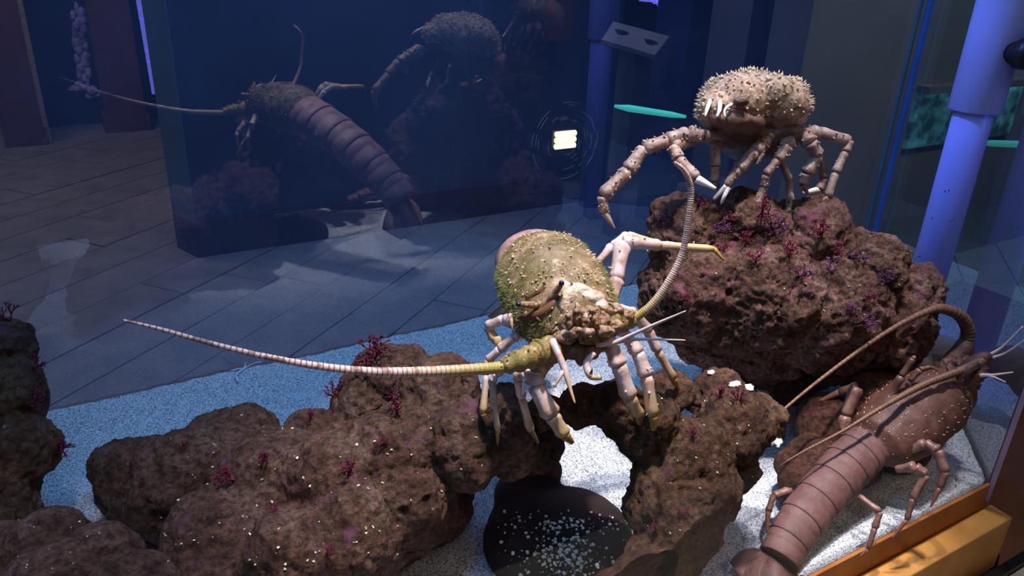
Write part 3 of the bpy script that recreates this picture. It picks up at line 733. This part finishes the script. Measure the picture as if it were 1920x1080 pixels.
# antennae: thick peduncle then flagellum
def ped(pts, mat, seed):
    s_ = spline(pp(pts), 8); mb = MB(); mb.tube([a for a, _ in s_], [q * (1 + .16 * noise.noise(a * 70 + Vector((seed, 0, 0))) + .10 * math.sin(i * .9)) for i, (a, q) in enumerate(s_)], 18)
    rg = random.Random(seed)
    for _ in range(60):
        a, q = rg.choice(s_); d = Vector([rg.uniform(-1, 1) for _ in range(3)]).normalized(); mb.cone(a + d * q * .85, a + d * q * 1.25 + Vector((0, 0, .002)), .0012, 0, 5)
    return mb.build('antenna_base', mat, lob)
p1 = ped([(1062, 648, .69, 20), (1035, 655, .68, 25), (1010, 662, .672, 24), (1003, 664, .67, 20), (985, 672, .665, 23), (960, 682, .66, 19), (945, 688, .66, 14)], GOLD, 1)
feeler(lob, 'antenna', [(948, 688, .66, 12), (900, 692, .65, 11.5), (800, 697, .63, 10.5), (700, 697, .605, 9), (600, 687, .585, 7.5), (500, 669, .567, 6), (400, 645, .55, 5), (300, 617, .532, 4), (230, 600, .52, 2)], ANT, 110, 12, label='long banded left feeler')
p2 = ped([(1105, 625, .69, 18), (1130, 615, .69, 22), (1150, 600, .695, 22), (1168, 602, .70, 18), (1188, 602, .705, 12)], GOLD, 2)
feeler(lob, 'antenna', [(1180, 603, .705, 9), (1222, 572, .70, 8.5), (1256, 525, .695, 8), (1280, 472, .69, 6.5), (1292, 400, .68, 6), (1295, 355, .675, 6.5), (1284, 322, .667, 5.5), (1264, 304, .66, 3)], ANT, 90, 10, label='right feeler curving upwards')
feeler(lob, 'antennule', [(1118, 648, .675, 5), (1150, 643, .67, 4.5), (1180, 630, .665, 4), (1235, 605, .65, 3), (1286, 583, .64, 1.2)], ANTW, 0, 8, 8)
feeler(lob, 'antennule', [(1118, 648, .675, 4), (1160, 641, .67, 4), (1200, 636, .662, 3), (1285, 638, .645, 1.2)], ANTW, 0, 8, 8)
feeler(lob, 'mouth_palp', [(1036, 640, .67, 8), (1045, 660, .66, 7), (1057, 688, .655, 7), (1068, 725, .65, 4), (1078, 756, .645, 1.5)], LEG, 0, 10, 6)
feeler(lob, 'mouth_palp', [(1060, 690, .655, 5), (1052, 703, .652, 4), (1039, 726, .65, 2)], LEG, 0, 8, 5)
feeler(lob, 'mouth_palp', [(1115, 662, .67, 5), (1100, 680, .668, 7), (1104, 700, .665, 7), (1110, 708, .665, 5), (1126, 708, .66, 5)], LEG, 0, 10, 5)
f = lambda x, y, d=.70: footZ(x, y, d)
LG = [
 ([(985, 605, .73, 13), (945, 598, .74, 12), (914, 612, .75, 11), (926, 636, .75, 9), (936, 640, .74, 10)], None),
 ([(985, 618, .73, 11), (963, 634, .73, 10), (938, 655, .735, 10), (915, 676, .74, 8), (912, 704, .73, 7), (905, 775, .72, 7), (915, 798, .72, 3)], 1),
 ([(960, 670, .71, 11), (930, 700, .71, 10), (922, 712, .71, 9), (927, 755, .715, 6), (933, 806, .72, 6), (933, 832, .725, 3)], 1),
 ([(1010, 680, .70, 12), (985, 700, .69, 10), (969, 706, .69, 10), (978, 745, .69, 9), (994, 805, .70, 9), (1008, 830, .705, 3)], 1),
 ([(1030, 670, .69, 18), (1004, 697, .68, 19), (1003, 722, .68, 19), (1035, 780, .68, 19), (1058, 815, .685, 14), (1073, 830, .69, 5)], 1),
 ([(1120, 620, .70, 16), (1146, 650, .69, 16), (1160, 685, .685, 17), (1180, 745, .685, 16), (1198, 778, .69, 12), (1200, 792, .69, 7)], 1),
 ([(1150, 600, .71, 14), (1172, 625, .71, 12), (1196, 662, .71, 14), (1212, 705, .71, 14), (1224, 780, .715, 11), (1226, 806, .72, 6)], 1),
 ([(1160, 580, .73, 14), (1190, 590, .73, 14), (1215, 620, .735, 12), (1233, 658, .735, 10), (1262, 710, .74, 9), (1272, 730, .74, 3)], 1),
 ([(1120, 590, .76, 13), (1148, 560, .77, 13), (1155, 525, .78, 16), (1168, 455, .79, 16), (1186, 454, .79, 15), (1238, 460, .80, 11), (1338, 467, .81, 7), (1357, 488, .815, 2)], 1),
 ([(1100, 500, .80, 8), (1122, 492, .80, 8), (1150, 462, .80, 11), (1178, 440, .805, 9), (1236, 457, .81, 6)], None),
]
for i, (pts, tp) in enumerate(LG):
    if tp and i not in (8,):
        x, y, Z, hw = pts[-1]; z2 = f(x, y, Z); k = len(pts)
        pts = [(a, b, Zz + (z2 - Z) * (j / (k - 1)) ** 1.5, hh) for j, (a, b, Zz, hh) in enumerate(pts)]
    leg(lob, 'leg', pts, LEG, LEGT if tp else None, n=12, scale_r=.9, spines=3 if i in (5, 6, 8) else 0)

# ------------------------------------------------------------------ lobster 2 (lower right)
l2 = empty('spiny_lobster', G(1600, 870), 'red-brown spiny lobster seen from behind beside the glass, lower right, mauve jointed tail', 'lobster')
Rp2, Fp2 = P(1625, 838, .92), P(1808, 712, .985)
T2 = P(1560, 800, .96) - P(1660, 900, .88)
c2, h2, t2, U2 = carapace_mesh(Rp2, Fp2, T2, [(0, .028, .022, .020), (.08, .042, .034, .03), (.3, .050, .044, .034), (.6, .047, .044, .034), (.85, .034, .034, .028), (1, .018, .018, .018)], .0014, 5, groove=.55)
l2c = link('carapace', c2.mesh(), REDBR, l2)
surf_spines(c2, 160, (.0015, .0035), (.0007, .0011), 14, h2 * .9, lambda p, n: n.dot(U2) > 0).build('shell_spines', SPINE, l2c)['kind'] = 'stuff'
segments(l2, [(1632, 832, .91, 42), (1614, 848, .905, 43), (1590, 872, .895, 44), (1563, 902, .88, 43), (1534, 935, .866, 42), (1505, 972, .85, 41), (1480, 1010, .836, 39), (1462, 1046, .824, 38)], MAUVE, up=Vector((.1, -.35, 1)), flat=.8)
fan(l2, P(1462, 1050, .822), P(1472, 1092, .80) - P(1462, 1050, .822), Vector((.2, -.5, 1)), .050, .052, MAUVE)
lump(l2, 'head', P(1800, 700, .965), [t2 * .024, U2 * .018, h2 * .028], REDBR, .35, 4, 5, 3.2)
def ped2(pts, seed):
    s_ = spline(pp(pts), 8); mb = MB(); mb.tube([a for a, _ in s_], [q * (1 + .14 * noise.noise(a * 70 + Vector((seed, 0, 0)))) for a, q in s_], 16); mb.build('antenna_base', REDBR, l2)
ped2([(1770, 700, .98, 18), (1790, 675, .99, 18), (1806, 655, .99, 16), (1812, 640, .99, 14)], 5)
ped2([(1790, 712, .96, 18), (1815, 690, .95, 16), (1840, 672, .94, 12), (1855, 668, .94, 9)], 6)
ped2([(1800, 730, .95, 12), (1825, 712, .94, 12), (1845, 700, .93, 7)], 7)
feeler(l2, 'antenna', [(1812, 645, .99, 13), (1815, 618, .985, 13), (1800, 592, .975, 12), (1768, 579, .965, 10), (1740, 583, .95, 7), (1680, 612, .93, 5), (1600, 665, .905, 4), (1500, 742, .87, 3.2), (1420, 815, .84, 2.6), (1365, 890, .80, 1.6), (1340, 960, .78, .8)], ANT2, 100, 8, label='thick brown feeler arching back over the sand')
feeler(l2, 'antenna', [(1852, 672, .94, 9), (1800, 695, .925, 8), (1730, 722, .91, 7), (1660, 760, .89, 5), (1580, 808, .87, 3), (1500, 850, .85, 2), (1455, 878, .83, 1)], ANT2, 100, 8, label='dark thin feeler lying along the back')
for pts in ([(1850, 668, .94, 4), (1880, 650, .93, 2.2), (1918, 612, .91, 1.5)], [(1852, 672, .94, 4), (1885, 662, .93, 2.2), (1925, 635, .91, 1.5)],
            [(1838, 704, .93, 5), (1862, 703, .92, 2.4), (1900, 698, .91, 1.4)], [(1838, 704, .93, 4), (1860, 706, .92, 2.2), (1886, 717, .91, 1.2)],
            [(1795, 712, .93, 5), (1820, 690, .92, 8), (1842, 680, .91, 6)]):
    feeler(l2, 'antennule', pts, ANTW if pts[1][3] < 6 else LEG2, 0, 7, 6)
for x, y, Z in ((1755, 712, .945), (1770, 735, .93)):
    r_ = 6 * Z / F; lump(l2, 'eye', P(x, y, Z), [Vector((r_, 0, 0)), Vector((0, r_, 0)), Vector((0, 0, r_))], EYE_M, 0, 0, 3)
for pts in [
 [(1590, 850, .93, 11), (1570, 840, .93, 10), (1585, 780, .93, 13), (1606, 726, .93, 14), (1575, 735, .945, 9), (1530, 756, .96, 3)],
 [(1650, 790, .94, 8), (1668, 750, .93, 8), (1690, 705, .92, 8), (1712, 672, .915, 6), (1716, 668, .915, 3)],
 [(1690, 760, .94, 6), (1706, 715, .93, 6), (1725, 693, .925, 7), (1745, 688, .925, 4), (1758, 694, .925, 2)],
 [(1700, 850, .90, 9), (1735, 830, .885, 11), (1758, 845, .875, 12), (1772, 885, .87, 10), (1762, 915, .87, 6), (1745, 950, .875, 2)],
 [(1680, 880, .88, 9), (1716, 875, .865, 12), (1735, 890, .86, 10), (1712, 935, .865, 8), (1700, 975, .865, 5), (1672, 1010, .87, 2)],
 [(1610, 930, .865, 7), (1650, 960, .85, 7), (1640, 990, .85, 7), (1628, 1030, .85, 5), (1612, 1044, .855, 2)],
 [(1560, 905, .89, 9), (1520, 910, .89, 10), (1478, 920, .885, 10), (1450, 930, .88, 8), (1440, 960, .86, 7), (1438, 1000, .85, 3)]]:
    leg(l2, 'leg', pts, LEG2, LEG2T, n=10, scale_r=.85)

# ------------------------------------------------------------------ spider crab
crab = empty('spider_crab', P(1430, 400, .96), 'tan spiny crab with long jointed legs standing on top of the tall rock', 'crab')
CZ = .95; k_ = CZ / F
cx_ = RW.transposed() 
ri, dn, fw = RW.col[0], -RW.col[1], RW.col[2]
def crab_blob(specs, mat, nm, voxel=.0022, rough=.0012):
    bm = bmesh.new()
    for x, y, Z, ax, ay, az in specs:
        c = P(x, y, Z); M = Matrix((ri * ax * k_, dn * ay * k_, fw * az * k_)).transposed().to_4x4(); M.translation = c
        bmesh.ops.create_icosphere(bm, subdivisions=4, radius=1, matrix=M)
    bmesh.ops.recalc_face_normals(bm, faces=bm.faces)
    me = bm_mesh(bm); ob = bpy.data.objects.new('tmp', me); C.objects.link(ob)
    md = ob.modifiers.new('r', 'REMESH'); md.mode = 'VOXEL'; md.voxel_size = voxel
    sm = ob.modifiers.new('s', 'SMOOTH'); sm.factor = .5; sm.iterations = 4
    me2 = bpy.data.meshes.new_from_object(ob.evaluated_get(bpy.context.evaluated_depsgraph_get())); bpy.data.objects.remove(ob)
    for v in me2.vertices: v.co += v.normal * rough * noise.noise(v.co * 110)
    me2.update(); return me2
cm = crab_blob([(1375, 196, .94, 66, 56, 75), (1400, 180, .97, 60, 46, 80), (1455, 200, .96, 58, 54, 85), (1425, 208, .97, 80, 32, 90), (1470, 212, .96, 40, 30, 80), (1340, 205, .92, 32, 34, 45), (1432, 188, .955, 60, 46, 85)], CRABM, 'carapace')
src = MB(); src.v = [tuple(v.co) for v in cm.vertices]; src.f = [tuple(p.vertices) for p in cm.polygons]
cc = link('carapace', cm, CRABM, crab)
upv = Vector((0, 0, 1))
surf_spines(src, 520, (.003, .0062), (.0013, .0024), 31, upv * .2, lambda p, n: n.z > -.45).build('shell_spines', SPINE, cc)['kind'] = 'stuff'
fuzz(src, 900, .005, 33, lambda p, n: n.z > .1, .0003).build('algae_fuzz', simple('tan_fuzz', (.4, .33, .22), .8), cc, smooth=False)['kind'] = 'stuff'
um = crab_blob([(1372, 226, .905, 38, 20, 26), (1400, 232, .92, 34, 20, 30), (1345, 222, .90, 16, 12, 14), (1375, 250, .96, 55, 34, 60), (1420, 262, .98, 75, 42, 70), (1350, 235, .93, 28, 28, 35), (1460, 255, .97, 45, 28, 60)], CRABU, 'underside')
link('underside', um, CRABU, crab, label='dark brown underside with its shading put into the colour')
for pts, rr_ in [([(1332, 188, .895, 4), (1326, 204, .885, 4), (1322, 218, .88, 1)], 1), ([(1350, 190, .89, 4), (1349, 206, .88, 4), (1344, 219, .875, 1)], 1), ([(1374, 196, .89, 3), (1364, 200, .88, 3), (1358, 209, .875, 2), (1360, 219, .872, 1)], 1)]:
    feeler(crab, 'front_spine', pts, WHITE, 0, 8, 5)
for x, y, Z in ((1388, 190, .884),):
    r_ = 11 * Z / F; lump(crab, 'socket_shade', P(x + 2, y, Z), [ri * r_ * 1.3, dn * r_ * .9, fw * r_], CRABU, .25, 1, 3)  # dark blob paints the shade of a cavity in the shell
for pts, tm, spn in [
 ([(1370, 262, .95, 11), (1340, 250, .92, 9), (1318, 256, .91, 13), (1290, 250, .91, 16), (1252, 264, .91, 14), (1207, 278, .91, 13), (1178, 320, .91, 14), (1130, 368, .91, 12), (1133, 398, .915, 8), (1154, 430, .92, 1)], CRABL, 7),
 ([(1300, 262, .92, 13), (1262, 275, .905, 12), (1272, 298, .90, 11), (1306, 335, .895, 10), (1342, 354, .89, 3)], WHITE, 3),
 ([(1380, 250, .95, 9), (1342, 272, .94, 10), (1341, 312, .94, 9), (1340, 340, .945, 8), (1345, 352, .95, 5)], CRABL, 2),
 ([(1450, 240, .95, 12), (1438, 262, .94, 13), (1415, 285, .93, 13), (1384, 318, .93, 12), (1362, 348, .93, 6), (1338, 374, .94, 3)], WHITE, 6),
 ([(1480, 245, .95, 12), (1476, 275, .935, 14), (1458, 300, .935, 9), (1437, 328, .94, 9), (1433, 350, .945, 8), (1418, 385, .95, 9), (1406, 418, .955, 3)], CRABL, 4),
 ([(1505, 250, .95, 13), (1520, 268, .94, 14), (1534, 292, .945, 11), (1512, 325, .95, 12), (1506, 345, .955, 8), (1515, 365, .965, 2)], CRABL, 3),
 ([(1500, 255, .96, 14), (1535, 248, .96, 14), (1592, 264, .965, 10), (1585, 285, .965, 8), (1566, 325, .965, 8), (1552, 370, .965, 7), (1522, 390, .97, 2)], CRABL, 3),
 ([(1520, 270, .98, 8), (1538, 300, .98, 8), (1546, 335, .985, 8), (1535, 356, .985, 8), (1506, 362, .98, 3)], WHITE, 0),
 ([(1460, 290, 1.0, 7), (1480, 340, 1.0, 7), (1482, 392, .98, 8), (1465, 412, .975, 7), (1448, 436, .975, 2)], CRABL, 1),
 ([(1425, 262, .95, 6), (1428, 288, .93, 7), (1418, 310, .93, 2)], CRABL, 0)]:
    leg(crab, 'leg', pts, CRABL, tm, n=10, spines=spn * 2, scale_r=1.0, joint=1.14)
feeler(crab, 'claw_finger', [(1366, 352, .93, 5), (1358, 368, .93, 4), (1352, 382, .935, 2)], WHITE, 0, 8, 4)

# ------------------------------------------------------------------ room behind the tank
def Fz(x, y): return G(x, y, FZ)
cab = empty('blue_cabinet', (1.6, 3.9, FZ), 'tall dark blue cabinet with dark plinth standing on the floor behind the tank, left', 'cabinet')
k1, k2 = G(333, 464, FZ), G(372, 484, FZ)
b = MB(); b.prism([(k2.x + .01, k2.y + .02), (2.7, k2.y + .02), (2.7, 4.8), (k1.x + .22, 4.8), (k1.x + .01, k1.y + .01)], FZ + .17, 2.3); b.build('body', NAVY, cab, smooth=False)
b = MB(); b.prism([(k2.x + .008, k2.y + .012), (k2.x + .012, k2.y + .018), (k1.x + .012, k1.y + .012), (k1.x + .002, k1.y + .006)], FZ + .17, 2.3); b.build('corner_strip', NAVYL, cab, smooth=False, label='pale blue corner strip')
b = MB(); b.prism([(k2.x, k2.y), (2.72, k2.y), (2.72, 4.82), (k1.x + .21, 4.82), (k1.x, k1.y)], FZ, FZ + .17); b.build('plinth', PLINTH, cab, smooth=False, label='dark plum plinth')
def post(pxl, pyb, wpx, mat, edge, label, nm='wooden_post'):
    a = Fz(pxl, pyb); bb_ = Fz(pxl + wpx, pyb); w_ = (bb_ - a).length; c = Vector(((a.x + bb_.x) / 2, (a.y + bb_.y) / 2, FZ))
    e = empty(nm, c, label, 'post')
    o = boxobj('shaft', c.x - w_ / 2, c.x + w_ / 2, c.y - .02, c.y + .2, FZ, 2.3, mat, e)
    boxobj('foot_block', c.x - w_ / 2 - .02, c.x + w_ / 2 + .02, c.y - .04, c.y + .22, FZ, FZ + .12, mat, e)
    if edge: boxobj('edge_highlight', c.x + w_ / 2, c.x + w_ / 2 + .03, c.y - .03, c.y + .0, FZ, 2.3, edge, e)  # pale strip paints the highlight along the post edge
    return e
post(20, 272, 66, WOOD_D, simple('pale_highlight', (.3, .26, .2), .6), 'dark reddish wooden post with a pale strip for its edge highlight at the far left')
post(205, 245, 72, WOOD_D, None, 'brown wooden post just left of the blue cabinet')
# lit rockwork display between the posts
LIL = simple('lilac_lit_coral', (.55, .50, .95), .7, (.12, .10, .28), 5, .6, bd=.03)
c0 = Fz(165, 250); c0.y += .45
disp = empty('coral_display', (c0.x, c0.y, FZ), 'purple lit lumpy coral display between the two wooden posts', 'display')
def LP_(x, y, yy): return YP(x, y, yy)
for k, (x, y, ax, ay) in enumerate([(145 + 9 * math.sin(q * 2.4) + q * .6, 18 + q * 6.2, 5 + 3 * math.sin(q * 1.7) ** 2, 9 + 4 * math.cos(q) ** 2) for q in range(24)] + [(142, 166, 12, 6), (158, 164, 10, 7), (172, 170, 12, 9), (182, 176, 9, 8), (168, 180, 8, 6)]):
    p = YP(x, y, 6.6); s = depth(p) / F
    lump(disp, 'coral_lump', p, [Vector((ax * s, 0, 0)), Vector((0, ax * s, 0)), Vector((0, 0, ay * s))], LIL, .35, k, 3)
boxobj('pedestal', c0.x - .35, c0.x + .35, 6.62, 7.2, FZ, YP(160, 190, 6.6).z, DARKW, disp)
boxobj('back_panel', c0.x - .35, c0.x + .35, 6.95, 7.2, FZ, 2.2, DARKW, disp)
light('display_lamp', 'SPOT', (c0.x + .1, 5.6, 1.9), 16, (.35, .35, 1), YP(155, 100, 6.6), .08, spot=34)
p = YP(275, 60, 6.6)
strip = MB(); 
for k in range(9):
    q = YP(262 + k * 3.4, 5 + k * 20, 6.3); strip.box(q, (.04, .04, .085))
strip = strip.build('lilac_strip', emit('lilac_glow', (.25, .22, .9), .5), loc=(p.x, 6.3, FZ), smooth=False); tag(strip, 'thin lilac-lit strip along the left edge of the blue cabinet, lighting put in as glow', 'lit strip')  # purple lighting on the strip put in as emission
# right half of the room
def column(x0, x1, yref, yy, mat, label, nm, zt=2.3, d=.25):
    a, b_ = YP(x0, yref, yy), YP(x1, yref, yy)
    e = boxobj(nm, a.x, b_.x, yy, yy + d, FZ, zt, mat, loc=((a.x + b_.x) / 2, yy, FZ)); tag(e, label, 'partition' if nm == 'partition' else 'column'); return e
column(1395, 1575, 120, 2.6, COLG, 'wide grey-brown column behind the spiny crab', 'square_column')
column(1285, 1385, 120, 2.9, COLB, 'partition left of the grey-brown column, blue lighting put into its colour', 'partition')
column(1122, 1150, 250, 3.2, COLB, 'narrow partition behind the info sign, blue lighting put into its colour, left of the turquoise streak', 'partition', d=.08)
a_, b_ = YP(1030, 60, 3.15), YP(1074, 60, 3.15)
t = boxobj('hanging_board', a_.x, b_.x, 3.15, 3.2, YP(1050, 76, 3.15).z, 2.4, WOOD_D, loc=((a_.x + b_.x) / 2, 3.15, 2.4)); tag(t, 'plum-brown wooden board hanging down at the top centre', 'board')
# info sign on a stand
s0 = [YP(1150, 40, 3.05), YP(1255, 68, 2.98), YP(1228, 103, 2.80), YP(1128, 74, 2.87)]
sc_ = sum(s0, Vector()) / 4
sign = empty('info_sign', (sc_.x, sc_.y, FZ), 'tilted beige information sign on a stand with two dark animal pictures', 'sign')
nrm = (s0[1] - s0[0]).cross(s0[2] - s0[0]).normalized(); nrm = nrm if nrm.z > 0 else -nrm
b = MB(); b.add([p for p in s0] + [p - nrm * .02 for p in s0], [(0, 1, 2, 3), (7, 6, 5, 4), (0, 4, 5, 1), (1, 5, 6, 2), (2, 6, 7, 3), (3, 7, 4, 0)])
b.build('sign_board', simple('beige_sign', (.32, .24, .22), .6, (.28, .21, .19), 6, 0), sign, smooth=False)
e1, e2 = (s0[1] - s0[0]), (s0[3] - s0[0])
for u, v_ in ((.22, .45), (.74, .55)):
    c = s0[0] + e1 * u + e2 * v_ + nrm * .003
    b = MB(); n = 14; b.add([c + e1.normalized() * (.035 * math.cos(2 * PI * i / n)) * (1 + .3 * math.sin(5 * i)) + e2.normalized() * (.03 * math.sin(2 * PI * i / n)) for i in range(n)], [tuple(range(n))])
    b.build('animal_picture', BLACK, sign, smooth=False)
boxobj('stand', sc_.x - .03, sc_.x + .03, sc_.y + .02, sc_.y + .08, FZ, sc_.z - .03, COLG, sign)
# turquoise reflected streak, put in as a glowing tube
a, b_ = YP(1152, 199, 2.5), YP(1286, 219, 2.35)
mb = MB(); mb.tube([a, a.lerp(b_, .2), a.lerp(b_, .8), b_], [.006, .014, .012, .006], 8)
t = mb.build('turquoise_streak', emit('turquoise_glow', (.08, .75, .55), .55), loc=(a.x, a.y, a.z)); tag(t, 'glowing turquoise tube standing in for a reflected streak beside the blue panel', 'reflected streak')
# shelf edge, its lilac lighting put in as glow
a, b_ = YP(1200, 0, 3.4), YP(1410, 10, 3.2)
lm = MB(); rr = random.Random(4)
for k in range(26):
    u = k / 25; q = YP(1195 + 215 * u, -6 + 22 * min(1, u * 2) - (8 if u > .9 else 0), 3.3); lm.box(q, (.05, .06, rr.uniform(.015, .045)))
t = lm.build('lit_shelf', emit('lilac_shelf_glow', (.32, .28, .95), .55), loc=tuple(YP(1300, 10, 3.3)), smooth=False); tag(t, 'lilac-lit shelf edge at the top right of centre, lighting put in as glow', 'shelf')
# three-tube lamp panel added behind the tank for a reflected light
lc = YP(1060, 262, 2.4); s = depth(lc) / F
lamp = empty('reflection_lamp', lc, 'small bright yellow-white rectangular lamp added for a reflected light in the middle of the dark background', 'lamp')
b = MB(); b.box(lc + Vector((0, .03, 0)), (50 * s, .03, 34 * s)); b.build('housing', BLACK, lamp, smooth=False)
LAMPM = emit('yellow_white_tube', (1, .90, .45), 2.4)
for k in (-1, 0, 1):
    b = MB(); z = lc.z - k * 11.5 * s; b.tube([(lc.x - 22 * s, lc.y, z), (lc.x + 22 * s, lc.y, z)], [5.2 * s] * 2, 10); b.build('lamp_tube', LAMPM, lamp)
# fine circular scratches in the back pane around the lamp
sc = MB(); rs_ = random.Random(5); c = YP(1060, 265, 1.066)
for k in range(46):
    R_ = rs_.uniform(.018, .068); th0 = rs_.uniform(0, 2 * PI); ln = rs_.uniform(.15, .6)
    pts = [c + Vector((R_ * math.cos(th0 + ln * i / 5), 0, R_ * math.sin(th0 + ln * i / 5))) for i in range(6)]
    sc.tube(pts, [.0002] * 6, 4)
o = sc.build('scratches', simple('glint_scratch', (.8, .75, .5), .3), tank, smooth=False); o['kind'] = 'stuff'  # pale yellow puts the lamp glint into the scratches
# made-up lit tank standing in for turquoise reflections in the right pane
q0 = P(1780, 190, 3.2)
win = empty('turquoise_reflection', (q0.x, q0.y, FZ), 'made-up turquoise lit tank standing in for reflections in the angled right side', 'display')
m, nt, bb = newmat('turquoise_ripple_glow')
r1 = ramp(nt, noise_n(nt, 9.0, 5, .65).outputs[0], [(.42, (.004, .012, .014)), (.60, (.03, .12, .13)), (.72, (.10, .40, .38))])
nt.links.new(r1.outputs[0], bb.inputs['Emission Color']); bb.inputs['Emission Strength'].default_value = 1.1; bb.inputs['Base Color'].default_value = (.02, .05, .06, 1)
boxobj('ripple_glow', q0.x - .06, q0.x + .75, q0.y + .1, q0.y + .2, q0.z - .22, q0.z + .02, m, win)
boxobj('back_board', q0.x - .8, q0.x + 2.0, q0.y + .12, q0.y + .3, q0.z - .45, 2.2, COLG, win)
boxobj('cabinet', q0.x - .8, q0.x + 2.0, q0.y + .12, q0.y + .7, FZ, q0.z - .45, COLG, win)
boxobj('top_frame', q0.x - .06, q0.x + .75, q0.y + .06, q0.y + .2, q0.z + .02, q0.z + .05, COLG, win)

for o in list(bpy.data.objects):
    if 'bvh' in o: del o['bvh']
